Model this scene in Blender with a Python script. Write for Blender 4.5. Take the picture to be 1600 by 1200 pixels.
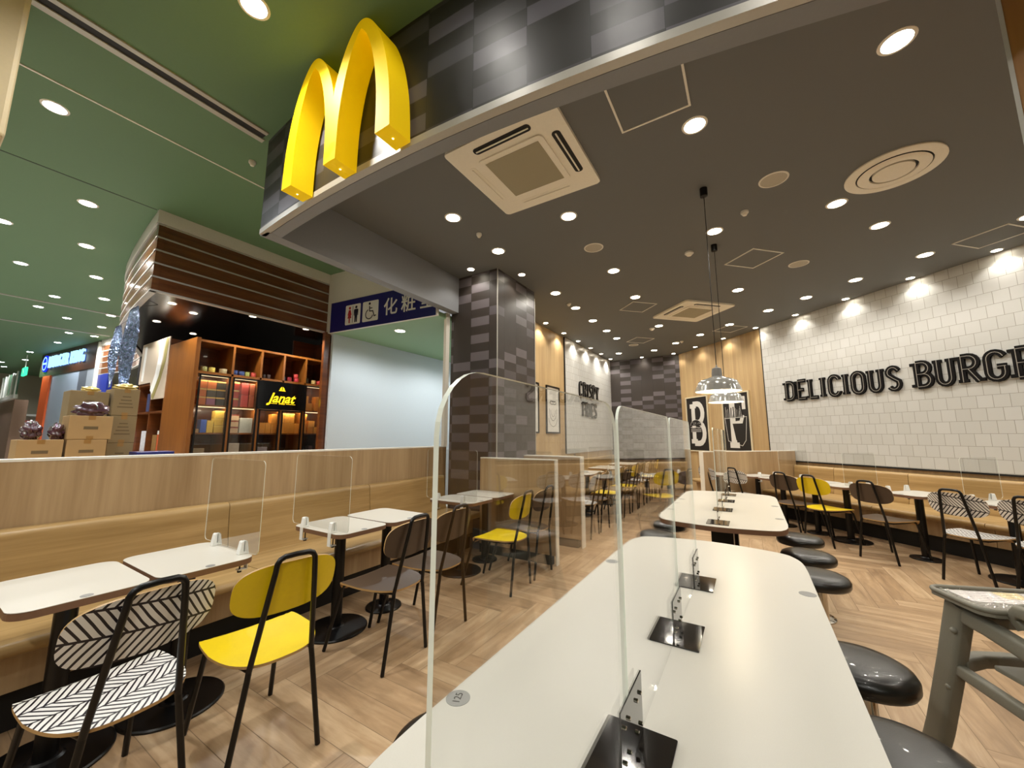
import bpy, bmesh, math, random
from mathutils import Vector, Matrix
random.seed(7)
PI = math.pi
R2 = math.sqrt(.5)
scene = bpy.context.scene
COL = scene.collection
for o in list(bpy.data.objects): bpy.data.objects.remove(o)

# ------------------------------------------------------------------ camera
FPX = 600.0
PITCH = math.atan(82 / FPX); YAW = math.atan(372 / math.hypot(FPX, 82)); CAM_H = 1.37
cd = bpy.data.cameras.new('camera'); cam = bpy.data.objects.new('camera', cd); COL.objects.link(cam)
cd.sensor_width = 36; cd.lens = 36 * FPX / 1600; cd.clip_start = .02; cd.clip_end = 200
cam.location = (0, 0, CAM_H); cam.rotation_euler = (PI / 2 + PITCH, 0, YAW)
scene.camera = cam
# ------------------------------------------------------------------ world + view
w = bpy.data.worlds.new('World'); scene.world = w; w.use_nodes = True
w.node_tree.nodes['Background'].inputs[0].default_value = (.95, .97, 1, 1)
w.node_tree.nodes['Background'].inputs[1].default_value = .22
vs = scene.view_settings
vs.view_transform = 'Standard'; vs.look = 'None'; vs.gamma = 1; vs.use_curve_mapping = False
vs.exposure = 0.72
ROOM_W, WASH_W, MALL_W = 26.0, 8.0, 85.0        # watts of a room downlight, a wall washer, a mall downlight
ROOM_C, MALL_C = (1, .95, .86), (1, .97, .91)
CEIL, MALL_Z, HDR = 3.57, 3.95, 3.07
WALL_N = 6.74                                   # distance of the long tiled wall, measured along its own normal

# ------------------------------------------------------------------ materials
def lin(h):
    h = h.lstrip('#'); c = [int(h[i:i + 2], 16) / 255 for i in (0, 2, 4)]
    return tuple(v / 12.92 if v <= .04045 else ((v + .055) / 1.055) ** 2.4 for v in c) + (1,)
def mat(name, col, rough=.5, metal=0, coat=0, bump=0, bscale=60, spec=None, emit=None, es=0, vary=0):
    m = bpy.data.materials.new(name); m.use_nodes = True; nt = m.node_tree; b = nt.nodes['Principled BSDF']
    c = lin(col) if isinstance(col, str) else tuple(col) + (1,)
    b.inputs['Base Color'].default_value = c; b.inputs['Roughness'].default_value = rough
    b.inputs['Metallic'].default_value = metal; b.inputs['Coat Weight'].default_value = coat
    if spec is not None: b.inputs['Specular IOR Level'].default_value = spec
    if emit: b.inputs['Emission Color'].default_value = lin(emit); b.inputs['Emission Strength'].default_value = es
    tc = nt.nodes.new('ShaderNodeTexCoord')
    n = nt.nodes.new('ShaderNodeTexNoise'); n.inputs['Scale'].default_value = bscale; nt.links.new(tc.outputs['Object'], n.inputs['Vector'])
    if bump:
        bp = nt.nodes.new('ShaderNodeBump'); bp.inputs['Strength'].default_value = bump; bp.inputs['Distance'].default_value = .002
        nt.links.new(n.outputs['Fac'], bp.inputs['Height']); nt.links.new(bp.outputs['Normal'], b.inputs['Normal'])
    v = vary or .04
    mx = nt.nodes.new('ShaderNodeMix'); mx.data_type = 'RGBA'
    mx.inputs['A'].default_value = tuple(x * (1 - v) for x in c[:3]) + (1,); mx.inputs['B'].default_value = tuple(min(1, x * (1 + v)) for x in c[:3]) + (1,)
    nt.links.new(n.outputs['Fac'], mx.inputs['Factor']); nt.links.new(mx.outputs['Result'], b.inputs['Base Color'])
    return m
def wood(name, c1, c2, sc=(9, 9, .5), rough=.45, streak=.5, coat=0, uv=False, contrast=(.3, .7)):
    m = bpy.data.materials.new(name); m.use_nodes = True; nt = m.node_tree; b = nt.nodes['Principled BSDF']
    tc = nt.nodes.new('ShaderNodeTexCoord'); mp = nt.nodes.new('ShaderNodeMapping'); mp.inputs['Scale'].default_value = sc
    nt.links.new(tc.outputs['UV' if uv else 'Object'], mp.inputs['Vector'])
    n = nt.nodes.new('ShaderNodeTexNoise'); n.inputs['Scale'].default_value = 1.1; n.inputs['Detail'].default_value = 5; n.inputs['Roughness'].default_value = .6; n.inputs['Distortion'].default_value = .6
    nt.links.new(mp.outputs['Vector'], n.inputs['Vector'])
    n2 = nt.nodes.new('ShaderNodeTexNoise'); n2.inputs['Scale'].default_value = 7; n2.inputs['Detail'].default_value = 3
    nt.links.new(mp.outputs['Vector'], n2.inputs['Vector'])
    ad = nt.nodes.new('ShaderNodeMix'); ad.inputs['Factor'].default_value = streak * .5
    nt.links.new(n.outputs['Fac'], ad.inputs['A']); nt.links.new(n2.outputs['Fac'], ad.inputs['B'])
    cr = nt.nodes.new('ShaderNodeValToRGB'); cr.color_ramp.elements[0].color = lin(c1); cr.color_ramp.elements[1].color = lin(c2)
    cr.color_ramp.elements[0].position = contrast[0]; cr.color_ramp.elements[1].position = contrast[1]
    nt.links.new(ad.outputs['Result'], cr.inputs['Fac']); nt.links.new(cr.outputs['Color'], b.inputs['Base Color'])
    b.inputs['Roughness'].default_value = rough; b.inputs['Coat Weight'].default_value = coat
    return m
def emis(name, col, s):
    m = bpy.data.materials.new(name); m.use_nodes = True; nt = m.node_tree; nt.nodes.remove(nt.nodes['Principled BSDF'])
    e = nt.nodes.new('ShaderNodeEmission'); e.inputs['Color'].default_value = lin(col); e.inputs['Strength'].default_value = s
    nt.links.new(e.outputs[0], nt.nodes['Material Output'].inputs[0]); return m
def glass(name, tint=(.95, .955, .95), ior=1.5, haze=.0):
    m = bpy.data.materials.new(name); m.use_nodes = True; nt = m.node_tree; nt.nodes.remove(nt.nodes['Principled BSDF'])
    t = nt.nodes.new('ShaderNodeBsdfTransparent'); t.inputs['Color'].default_value = tint + (1,)
    g = nt.nodes.new('ShaderNodeBsdfGlossy'); g.inputs['Roughness'].default_value = .0; g.inputs['Color'].default_value = (1, 1, 1, 1)
    f = nt.nodes.new('ShaderNodeFresnel')     # a thin flat sheet: both faces reflect like the outer face
    ge = nt.nodes.new('ShaderNodeNewGeometry'); mi = nt.nodes.new('ShaderNodeMix'); mi.inputs['A'].default_value = ior; mi.inputs['B'].default_value = 1 / ior
    nt.links.new(ge.outputs['Backfacing'], mi.inputs['Factor']); nt.links.new(mi.outputs['Result'], f.inputs['IOR'])
    x = nt.nodes.new('ShaderNodeMixShader'); nt.links.new(f.outputs[0], x.inputs[0]); nt.links.new(t.outputs[0], x.inputs[1]); nt.links.new(g.outputs[0], x.inputs[2])
    out = x
    if haze:
        d = nt.nodes.new('ShaderNodeBsdfDiffuse'); d.inputs['Color'].default_value = (.8, .8, .78, 1)
        y = nt.nodes.new('ShaderNodeMixShader'); y.inputs[0].default_value = haze
        nt.links.new(x.outputs[0], y.inputs[1]); nt.links.new(d.outputs[0], y.inputs[2]); out = y
    nt.links.new(out.outputs[0], nt.nodes['Material Output'].inputs[0]); return m
def mathn(nt, op, a, b=None):
    n = nt.nodes.new('ShaderNodeMath'); n.operation = op
    for i, v in enumerate((a, b)):
        if v is None: continue
        if isinstance(v, (int, float)): n.inputs[i].default_value = v
        else: nt.links.new(v, n.inputs[i])
    return n.outputs[0]
def dark_tiles(name, cw, rh, cols, rough=.35, lightfrac=.42):
    m = bpy.data.materials.new(name); m.use_nodes = True; nt = m.node_tree; b = nt.nodes['Principled BSDF']
    tc = nt.nodes.new('ShaderNodeTexCoord'); sp = nt.nodes.new('ShaderNodeSeparateXYZ'); nt.links.new(tc.outputs['UV'], sp.inputs[0])
    u = mathn(nt, 'DIVIDE', sp.outputs[0], cw); v = mathn(nt, 'DIVIDE', sp.outputs[1], rh)
    fu = mathn(nt, 'FLOOR', u); fv = mathn(nt, 'FLOOR', v)
    cb = nt.nodes.new('ShaderNodeCombineXYZ'); nt.links.new(fu, cb.inputs[0]); nt.links.new(fv, cb.inputs[1])
    wn = nt.nodes.new('ShaderNodeTexWhiteNoise'); wn.noise_dimensions = '2D'; nt.links.new(cb.outputs[0], wn.inputs['Vector'])
    # light bands rarely meet: alternate rows may be light, the rest stay dark
    par = mathn(nt, 'MODULO', mathn(nt, 'ADD', mathn(nt, 'ADD', fv, fu), 200), 2)
    val = mathn(nt, 'MULTIPLY', par, mathn(nt, 'ADD', mathn(nt, 'MULTIPLY', wn.outputs['Value'], .6), .4))
    cr = nt.nodes.new('ShaderNodeValToRGB'); cr.color_ramp.interpolation = 'CONSTANT'
    e = cr.color_ramp.elements; e[0].color = lin(cols[0]); e[0].position = 0; e[1].color = lin(cols[0]); e[1].position = .46
    a = e.new(.505); a.color = lin(cols[1]); a = e.new(.74); a.color = lin(cols[2])
    nt.links.new(val, cr.inputs['Fac'])
    # fine vertical joints between the boards
    ju = mathn(nt, 'LESS_THAN', mathn(nt, 'FRACT', u), .012)
    n = nt.nodes.new('ShaderNodeTexNoise'); n.inputs['Scale'].default_value = 6; nt.links.new(tc.outputs['UV'], n.inputs['Vector'])
    mx = nt.nodes.new('ShaderNodeMix'); mx.data_type = 'RGBA'; nt.links.new(ju, mx.inputs['Factor']); nt.links.new(cr.outputs['Color'], mx.inputs['A']); mx.inputs['B'].default_value = (.01, .01, .01, 1)
    nt.links.new(mx.outputs['Result'], b.inputs['Base Color'])
    rr = mathn(nt, 'ADD', mathn(nt, 'MULTIPLY', n.outputs['Fac'], .15), rough); nt.links.new(rr, b.inputs['Roughness'])
    return m
def white_tiles(name):
    m = bpy.data.materials.new(name); m.use_nodes = True; nt = m.node_tree; b = nt.nodes['Principled BSDF']
    tc = nt.nodes.new('ShaderNodeTexCoord')
    br = nt.nodes.new('ShaderNodeTexBrick'); nt.links.new(tc.outputs['UV'], br.inputs['Vector'])
    br.offset = .5; br.inputs['Scale'].default_value = 1; br.inputs['Brick Width'].default_value = .142; br.inputs['Row Height'].default_value = .156
    br.inputs['Mortar Size'].default_value = .0022; br.inputs['Mortar Smooth'].default_value = .1
    br.inputs['Color1'].default_value = lin('#cfcfcc'); br.inputs['Color2'].default_value = lin('#c8c8c4'); br.inputs['Mortar'].default_value = lin('#928e84')
    nt.links.new(br.outputs['Color'], b.inputs['Base Color'])
    bp = nt.nodes.new('ShaderNodeBump'); bp.inputs['Strength'].default_value = .5; bp.inputs['Distance'].default_value = .003; bp.invert = True
    n = nt.nodes.new('ShaderNodeTexNoise'); n.inputs['Scale'].default_value = 9; nt.links.new(tc.outputs['UV'], n.inputs['Vector'])
    h = mathn(nt, 'ADD', br.outputs['Fac'], mathn(nt, 'MULTIPLY', n.outputs['Fac'], .25))
    nt.links.new(h, bp.inputs['Height']); nt.links.new(bp.outputs['Normal'], b.inputs['Normal'])
    b.inputs['Roughness'].default_value = .32
    return m
def leaf_lines(name, ax, ay, band=.09):
    # hand drawn herringbone leaf pattern: black strokes on white laminate, in the panel's own coordinates
    m = bpy.data.materials.new(name); m.use_nodes = True; nt = m.node_tree; b = nt.nodes['Principled BSDF']
    tc = nt.nodes.new('ShaderNodeTexCoord'); sp = nt.nodes.new('ShaderNodeSeparateXYZ'); nt.links.new(tc.outputs['Object'], sp.inputs[0])
    n = nt.nodes.new('ShaderNodeTexNoise'); n.inputs['Scale'].default_value = 9; n.inputs['Detail'].default_value = 1; nt.links.new(tc.outputs['Object'], n.inputs['Vector'])
    wob = mathn(nt, 'MULTIPLY', mathn(nt, 'SUBTRACT', n.outputs['Fac'], .5), .014)
    U = mathn(nt, 'ADD', sp.outputs[ax], wob)
    V = mathn(nt, 'ADD', mathn(nt, 'ADD', sp.outputs[ay], mathn(nt, 'MULTIPLY', sp.outputs[ax], .12)), 5 * band + .012)
    bv = mathn(nt, 'DIVIDE', V, band); fb = mathn(nt, 'FLOOR', bv); fr = mathn(nt, 'FRACT', bv)
    sgn = mathn(nt, 'SUBTRACT', mathn(nt, 'MULTIPLY', mathn(nt, 'MODULO', fb, 2), 2), 1)
    s = mathn(nt, 'ADD', U, mathn(nt, 'MULTIPLY', mathn(nt, 'MULTIPLY', fr, sgn), band * .75))
    st = mathn(nt, 'LESS_THAN', mathn(nt, 'FRACT', mathn(nt, 'ADD', mathn(nt, 'DIVIDE', s, .027), 50)), .34)
    ln = mathn(nt, 'LESS_THAN', fr, .09)
    k = mathn(nt, 'MAXIMUM', st, ln)
    mx = nt.nodes.new('ShaderNodeMix'); mx.data_type = 'RGBA'; nt.links.new(k, mx.inputs['Factor']); mx.inputs['A'].default_value = lin('#e6e5e2'); mx.inputs['B'].default_value = lin('#15111c')
    nt.links.new(mx.outputs['Result'], b.inputs['Base Color']); b.inputs['Roughness'].default_value = .4
    return m
def plank_mat(name):
    m = bpy.data.materials.new(name); m.use_nodes = True; nt = m.node_tree; b = nt.nodes['Principled BSDF']
    at = nt.nodes.new('ShaderNodeAttribute'); at.attribute_name = 'tone'
    tc = nt.nodes.new('ShaderNodeTexCoord'); mp = nt.nodes.new('ShaderNodeMapping'); mp.inputs['Scale'].default_value = (1.3, 9, 1)
    nt.links.new(tc.outputs['UV'], mp.inputs['Vector'])
    n = nt.nodes.new('ShaderNodeTexNoise'); n.inputs['Scale'].default_value = 1.6; n.inputs['Detail'].default_value = 6; n.inputs['Roughness'].default_value = .62; n.inputs['Distortion'].default_value = .5
    nt.links.new(mp.outputs['Vector'], n.inputs['Vector'])
    f = mathn(nt, 'ADD', mathn(nt, 'MULTIPLY', n.outputs['Fac'], .9), mathn(nt, 'MULTIPLY', mathn(nt, 'SUBTRACT', at.outputs['Fac'], .5), .28))
    cr = nt.nodes.new('ShaderNodeValToRGB'); e = cr.color_ramp.elements
    e[0].position = .2; e[0].color = lin('#8f7457'); e[1].position = .78; e[1].color = lin('#d3b996'); a = e.new(.47); a.color = lin('#b29472')
    nt.links.new(f, cr.inputs['Fac']); nt.links.new(cr.outputs['Color'], b.inputs['Base Color'])
    b.inputs['Roughness'].default_value = .36
    return m
M = {
 'oak': wood('oak_laminate_vertical', '#9a7d59', '#c2a67f', (7, 7, .35), .42),
 'oak_bright': wood('oak_wall_panel', '#a3845a', '#cbae7e', (6, 6, .25), .5),
 'bench_y': wood('bench_oak_y', '#957647', '#c2a26f', (10, .5, 10), .35),
 'bench_s': wood('bench_oak_s', '#957647', '#c2a26f', (.5, 10, 10), .35),
 'darkwood': wood('shop_walnut', '#4a2512', '#7c451f', (5, .6, 8), .28, coat=.3),
 'cherry': wood('shop_cherry', '#6b3c12', '#935920', (8, 8, .6), .35),
 'fascia_wood': wood('shop_fascia_board', '#4f2c17', '#7a4a2a', (1.2, 1.2, 12), .22, coat=.4),
 'colwood': wood('column_wood', '#7c5220', '#a3722f', (6, 6, .3), .45),
 'cap': mat('white_edging', '#e9e4d8', .4), 'white': mat('white_laminate', '#cdc9bf', .3, bump=.03, bscale=400),
 'paint_grey': mat('warm_grey_paint', '#86888c', .6), 'ceil': mat('dark_ceiling_paint', '#6e6f6e', .8, bump=.1, bscale=300),
 'green': mat('green_ceiling_paint', '#64845f', .6), 'green2': mat('corridor_green_paint', '#8fb08a', .6),
 'strip': mat('pale_metal_strip', '#b9b6ae', .4, .2), 'hoard': mat('white_hoarding_sheet', '#cfd6da', .45, bump=.05),
 'bulk': mat('bulkhead_paint', '#dedbd2', .6), 'beige': mat('beige_fascia_paint', '#c9b996', .6), 'navy': mat('navy_sign_film', '#1c1b6a', .35),
 'black': mat('black_powder_coat', '#0e0c0c', .32, .3), 'blackmatte': mat('black_plinth', '#090807', .6), 'vinyl': mat('black_vinyl', '#1b1916', .3, bump=.15, bscale=250, coat=.2),
 'chrome': mat('chrome', '#c9c4bb', .1, 1), 'ply': mat('plywood_edge', '#b5905c', .5), 'tableedge': mat('brown_table_edge', '#77563f', .5),
 'yellow': mat('yellow_laminate', '#e6c80e', .35), 'brown': mat('brown_laminate', '#4c3d31', .4), 'seatpat': leaf_lines('striped_laminate_seat', 1, 0), 'backpat': leaf_lines('striped_laminate_back', 1, 2),
 'seatpat2': leaf_lines('striped_laminate_seat_large', 1, 0, .1),
 'sheet': glass('clear_acrylic', (.93, .935, .93)), 'sheetedge': mat('acrylic_edge', '#eef4ea', .25, spec=.8), 'smoke': mat('smoked_black_acrylic', '#1a1716', .08, spec=.7, coat=.5),
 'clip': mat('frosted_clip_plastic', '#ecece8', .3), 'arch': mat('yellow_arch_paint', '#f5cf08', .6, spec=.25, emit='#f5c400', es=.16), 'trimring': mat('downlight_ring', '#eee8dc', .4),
 'lamp': emis('lamp_warm', '#fff3dc', 22), 'lampcool': emis('lamp_cool', '#eef0ff', 22), 'lampwhite': emis('lamp_neutral', '#fff8ee', 22), 'dim': emis('lamp_small', '#fff3dc', 8),
 'acwhite': mat('air_conditioner_plastic', '#f1ead9', .45), 'acgrille': mat('air_conditioner_filter', '#a39a80', .7, bump=.6, bscale=500), 'acdark': mat('dark_louvre_slot', '#100d0a', .6),
 'shade': mat('grey_enamel', '#b2b2ad', .16, .3, coat=.6), 'shadein': mat('white_enamel', '#f2ecdc', .5), 'neck': mat('grey_cast_metal', '#8b8a88', .5),
 'letter': mat('black_letter', '#0c0908', .75, spec=.2), 'inline': mat('grey_letter_inline', '#9c968c', .4), 'poster': mat('black_poster', '#1d1814', .55), 'posterwhite': mat('poster_white', '#dedbd4', .5), 'framecream': mat('cream_frame', '#d9cdae', .5),
 'whitetile': white_tiles('white_ceramic_tiles'), 'darktile': dark_tiles('charcoal_plank_tiles', .30, .118, ('#3b3430', '#565053', '#676063')),
 'fasciatile': dark_tiles('charcoal_fascia_tiles', .325, .112, ('#2b2827', '#454346', '#56535a'), .36),
 'floor': plank_mat('herringbone_floor'), 'grout': mat('floor_joint', '#8f7a60', .8), 'hc': mat('grey_high_chair_plastic', '#7b786b', .5, bump=.2, bscale=180),
 'mallfloor': mat('mall_floor', '#cfc8bd', .4), 'blacksoffit': mat('black_gloss_soffit', '#0b0a0a', .18), 'dimwall': mat('dark_shop_wall', '#150d08', .5),
 'card': mat('cardboard', '#b08e5e', .75, vary=.1, bscale=8), 'carddark': mat('cardboard_darker_brand', '#8f7a55', .8, vary=.1, bscale=8), 'tape': mat('parcel_tape', '#9b7440', .3), 'ink': mat('print_ink', '#6d5a3c', .8),  # carddark: the darker cardboard of the printed rear cartons
 'seal': mat('grey_sticker', '#8d8d8b', .4, .3), 'glassdark': glass('shop_glass', (.93, .92, .9)), 'bag': mat('purple_wrapped_goods', '#4a2a34', .2, coat=.8, vary=.5, bscale=12),
}
def cm(name, col, **k):
    if name not in M: M[name] = mat(name, col, **k)
    return M[name]

# ------------------------------------------------------------------ object helpers
def link(o): COL.objects.link(o); return o
def obj(name, bm, mats, parent=None, smooth=None, **tags):
    me = bpy.data.meshes.new(name); bmesh.ops.recalc_face_normals(bm, faces=bm.faces[:]); bm.to_mesh(me); bm.free()
    for m in (mats if isinstance(mats, (list, tuple)) else [mats]): me.materials.append(M[m] if isinstance(m, str) else m)
    o = link(bpy.data.objects.new(name, me))
    if parent is not None: o.parent = parent
    if smooth: 
        me.polygons.foreach_set('use_smooth', [True] * len(me.polygons))
        try: me.set_sharp_from_angle(angle=math.radians(smooth))
        except Exception: pass
    for k, v in tags.items(): o[k] = v
    return o
def struct(name, bm, mats, parent=None, **k):
    return obj(name, bm, mats, parent, kind='structure', **k)
def thing(name, label, cat, loc=(0, 0, 0), rz=0, group=None):
    o = link(bpy.data.objects.new(name, None)); o.location = loc; o.rotation_euler = (0, 0, rz); o.empty_display_size = .1
    o['label'] = label; o['category'] = cat
    if group: o['group'] = group
    return o
def tag(o, label, cat, group=None):
    o['label'] = label; o['category'] = cat
    if group: o['group'] = group
    return o
KIDS = {}
def dup(root, loc=None, rz=None, label=None, group=None):
    r = link(root.copy())
    if loc is not None: r.location = loc
    if rz is not None: r.rotation_euler = (0, 0, rz)
    if label: r['label'] = label
    if group: r['group'] = group
    def rec(a, b):
        for ch in [c for c in a.children]:
            c = link(ch.copy()); c.parent = b; c.matrix_parent_inverse = ch.matrix_parent_inverse.copy(); rec(ch, c)
    rec(root, r); return r
def BM(): return bmesh.new()
def box(bm, x0, x1, y0, y1, z0, z1, bev=0, mi=0, mtx=None, segs=2):
    r = bmesh.ops.create_cube(bm, size=1); vs_ = r['verts']
    for v in vs_: v.co = Vector(((x0 + x1) / 2 + v.co.x * (x1 - x0), (y0 + y1) / 2 + v.co.y * (y1 - y0), (z0 + z1) / 2 + v.co.z * (z1 - z0)))
    fs = set(f for v in vs_ for f in v.link_faces)
    if bev:
        es = list(set(e for v in vs_ for e in v.link_edges))
        rr = bmesh.ops.bevel(bm, geom=es, offset=bev, segments=segs, affect='EDGES', profile=.5)
        fs = set(f for f in rr['faces']) | set(f for f in bm.faces if f.is_valid and f in fs)
        vs_ = list(set(v for f in fs if f.is_valid for v in f.verts))
        fs = set(f for v in vs_ for f in v.link_faces)
    for f in fs:
        if f.is_valid: f.material_index = mi
    if mtx is not None: bmesh.ops.transform(bm, matrix=mtx, verts=[v for v in vs_ if v.is_valid])
    return vs_
def prism(bm, poly, z0, z1, xf=None, mi=0, mi_side=None, bev=0, cap=True):
    """poly: list of (a,b); extruded between z0 and z1; xf maps (a,b,c) to a Vector"""
    xf = xf or (lambda a, b, c: Vector((a, b, c)))
    lo = [bm.verts.new(xf(a, b, z0)) for a, b in poly]; hi = [bm.verts.new(xf(a, b, z1)) for a, b in poly]
    n = len(poly); fs = []
    if cap:
        f = bm.faces.new(lo[::-1]); f.material_index = mi; f2 = bm.faces.new(hi); f2.material_index = mi; fs += [f, f2]
    for i in range(n):
        f = bm.faces.new((lo[i], lo[(i + 1) % n], hi[(i + 1) % n], hi[i])); f.material_index = mi if mi_side is None else mi_side; fs.append(f)
    if bev and cap:
        es = [e for e in f2.edges] + [e for e in fs[0].edges]
        bmesh.ops.bevel(bm, geom=es, offset=bev, segments=2, affect='EDGES')
    return fs
def tube(bm, pts, r, seg=10, mi=0, closed=False):
    pts = [Vector(p) for p in pts]; n = len(pts); rings = []
    prev = None
    for i, p in enumerate(pts):
        if closed: d = (pts[(i + 1) % n] - pts[i - 1])
        else: d = (pts[min(i + 1, n - 1)] - pts[max(i - 1, 0)])
        d.normalize()
        if prev is None:
            a = Vector((0, 0, 1)) if abs(d.z) < .9 else Vector((1, 0, 0)); u = d.cross(a).normalized()
        else: u = (prev - d * prev.dot(d)).normalized()
        prev = u; v = d.cross(u); rr = r[i] if isinstance(r, (list, tuple)) else r
        rings.append([bm.verts.new(p + (u * math.cos(2 * PI * k / seg) + v * math.sin(2 * PI * k / seg)) * rr) for k in range(seg)])
    for i in range(n if closed else n - 1):
        A, B = rings[i], rings[(i + 1) % n]
        for k in range(seg):
            f = bm.faces.new((A[k], A[(k + 1) % seg], B[(k + 1) % seg], B[k])); f.material_index = mi
    if not closed:
        bm.faces.new(rings[0][::-1]).material_index = mi; bm.faces.new(rings[-1]).material_index = mi
def lathe(bm, prof, c=(0, 0, 0), seg=32, mi=0, cap0=True, cap1=True):
    rings = []
    for r, z in prof:
        rings.append([bm.verts.new((c[0] + r * math.cos(2 * PI * k / seg), c[1] + r * math.sin(2 * PI * k / seg), c[2] + z)) for k in range(seg)])
    for A, B in zip(rings, rings[1:]):
        for k in range(seg): bm.faces.new((A[k], A[(k + 1) % seg], B[(k + 1) % seg], B[k])).material_index = mi
    if cap0: bm.faces.new(rings[0][::-1]).material_index = mi
    if cap1: bm.faces.new(rings[-1]).material_index = mi
def rrect(x0, x1, y0, y1, r, n=8):
    o = []
    for cx, cy, a in ((x1 - r, y1 - r, 0), (x0 + r, y1 - r, 90), (x0 + r, y0 + r, 180), (x1 - r, y0 + r, 270)):
        for k in range(n + 1):
            t = math.radians(a + 90 * k / n); o.append((cx + r * math.cos(t), cy + r * math.sin(t)))
    return o
def smooth_path(pts, n=6):
    P = [Vector(p) for p in pts]; out = []
    for i in range(len(P) - 1):
        p0 = P[max(i - 1, 0)]; p1 = P[i]; p2 = P[i + 1]; p3 = P[min(i + 2, len(P) - 1)]
        for k in range(n):
            t = k / n; out.append(.5 * ((2 * p1) + (p2 - p0) * t + (2 * p0 - 5 * p1 + 4 * p2 - p3) * t * t + (3 * p1 - p0 - 3 * p2 + p3) * t ** 3))
    out.append(P[-1]); return out
def uvquad(bm, uvl, vs4, uvs, mi=0):
    f = bm.faces.new(vs4); f.material_index = mi
    for l, uv in zip(f.loops, uvs): l[uvl].uv = uv
    return f
def wallstrip(bm, path, z0, z1, thick, side=1, mi=0, mi_bottom=None, caps=True, u0=0):
    """a standing wall along a plan polyline, visible face on the path, body behind it (side=+1: to the left of travel)"""
    uvl = bm.loops.layers.uv.verify(); P = [Vector((p[0], p[1])) for p in path]; n = len(P)
    off = []
    for i in range(n):
        d = (P[min(i + 1, n - 1)] - P[max(i - 1, 0)]).normalized(); off.append(P[i] + Vector((-d.y, d.x)) * thick * side)
    mb = mi if mi_bottom is None else mi_bottom
    V = lambda p, z: bm.verts.new((p.x, p.y, z))
    f0 = [V(p, z0) for p in P]; f1 = [V(p, z1) for p in P]; b0 = [V(p, z0) for p in off]; b1 = [V(p, z1) for p in off]; u = u0
    for i in range(n - 1):
        L = (P[i + 1] - P[i]).length; q = [(u, z0), (u + L, z0), (u + L, z1), (u, z1)]
        uvquad(bm, uvl, (f0[i], f0[i + 1], f1[i + 1], f1[i]), q, mi)
        uvquad(bm, uvl, (b0[i], b0[i + 1], b1[i + 1], b1[i]), q, mb)
        uvquad(bm, uvl, (f0[i], f0[i + 1], b0[i + 1], b0[i]), q, mb); uvquad(bm, uvl, (f1[i], f1[i + 1], b1[i + 1], b1[i]), q, mb)
        u += L
    if caps:
        for i in (0, n - 1): uvquad(bm, uvl, (f0[i], b0[i], b1[i], f1[i]), [(0, z0), (thick, z0), (thick, z1), (0, z1)], mi)
def NS(n, s, z=0): return Vector(((n + s) * R2, (n - s) * R2, z))

# ------------------------------------------------------------------ the setting: floor
def build_floor():
    bm = BM(); uvl = bm.loops.layers.uv.verify(); tl = bm.faces.layers.float.new('tone')
    W, L, g = .15, .9, .0016
    def plank(x0, x1, y0, y1, horiz):
        if x1 < -5 or x0 > 8 or y1 < -3 or y0 > 12: return
        vs4 = [bm.verts.new((x0 + g, y0 + g, 0)), bm.verts.new((x1 - g, y0 + g, 0)), bm.verts.new((x1 - g, y1 - g, 0)), bm.verts.new((x0 + g, y1 - g, 0))]
        f = bm.faces.new(vs4); a, b = random.random() * 50, random.random() * 50; f[tl] = random.random()
        for l in f.loops:
            x, y = l.vert.co.x - x0, l.vert.co.y - y0
            l[uvl].uv = (a + (x if horiz else y), b + (y if horiz else x))
    for m_ in range(-14, 16):
        for k in range(-130, 130):
            ox, oy = k * W + m_ * 2 * L + .04, k * W + .02
            plank(ox, ox + L, oy, oy + W, True); plank(ox, ox + W, oy + W, oy + W + L, False)
    o = struct('floor', bm, 'floor')
    bm = BM(); box(bm, -5.2, 8.2, -3.2, 12.2, -.05, -.001); box(bm, -30, -5.2, -8, 12.2, -.05, -.001, mi=1); box(bm, -5.2, 8.2, -8, -3.2, -.05, -.001, mi=1)
    struct('floor_base', bm, ['grout', 'mallfloor'], o)
build_floor()
# ceilings
bm = BM()
hdr_in = [(x, 1.43 + .0385 * (x + 2.2) ** 2 + .135 + .01 * max(0, x + 1)) for x in [-3.33 + .2 * i for i in range(27)]]
poly = hdr_in + [(8, 4), (8, 12.2), (-4, 12.2), (-4, 4.2), (-3.33, 4.2)]
prism(bm, poly, CEIL, CEIL + .1); struct('ceiling', bm, 'ceil')
bm = BM(); hdr_out = [(x, 1.43 + .0385 * (x + 2.2) ** 2) for x in [-3.43 + .2 * i for i in range(28)]]
prism(bm, [(-30, -8), (8, -8), (8, 4.0)] + hdr_out[::-1] + [(-3.45, 4.1), (-5.52, 3.53), (-8, 3.8), (-30, 5)], MALL_Z, MALL_Z + .1)
struct('ceiling_mall', bm, 'green')
# header over the entrance: tiled curved fascia, grey soffit and inner face
bm = BM(); wallstrip(bm, hdr_out, HDR + .045, MALL_Z, .05, 1); struct('wall_fascia', bm, 'fasciatile')
bm = BM(); wallstrip(bm, [(x, y - .006) for x, y in hdr_out], HDR, HDR + .045, .05, 1); struct('trim_1', bm, 'strip')
bm = BM(); prism(bm, [(x, y + .05) for x, y in hdr_out] + [(x, y) for x, y in hdr_in][::-1], HDR + .002, CEIL + .2); struct('wall_header', bm, 'paint_grey')
bm = BM(); box(bm, -3.45, -3.33, 1.5, 4.0, HDR, CEIL + .38); struct('wall_header_left', bm, 'paint_grey')
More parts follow.
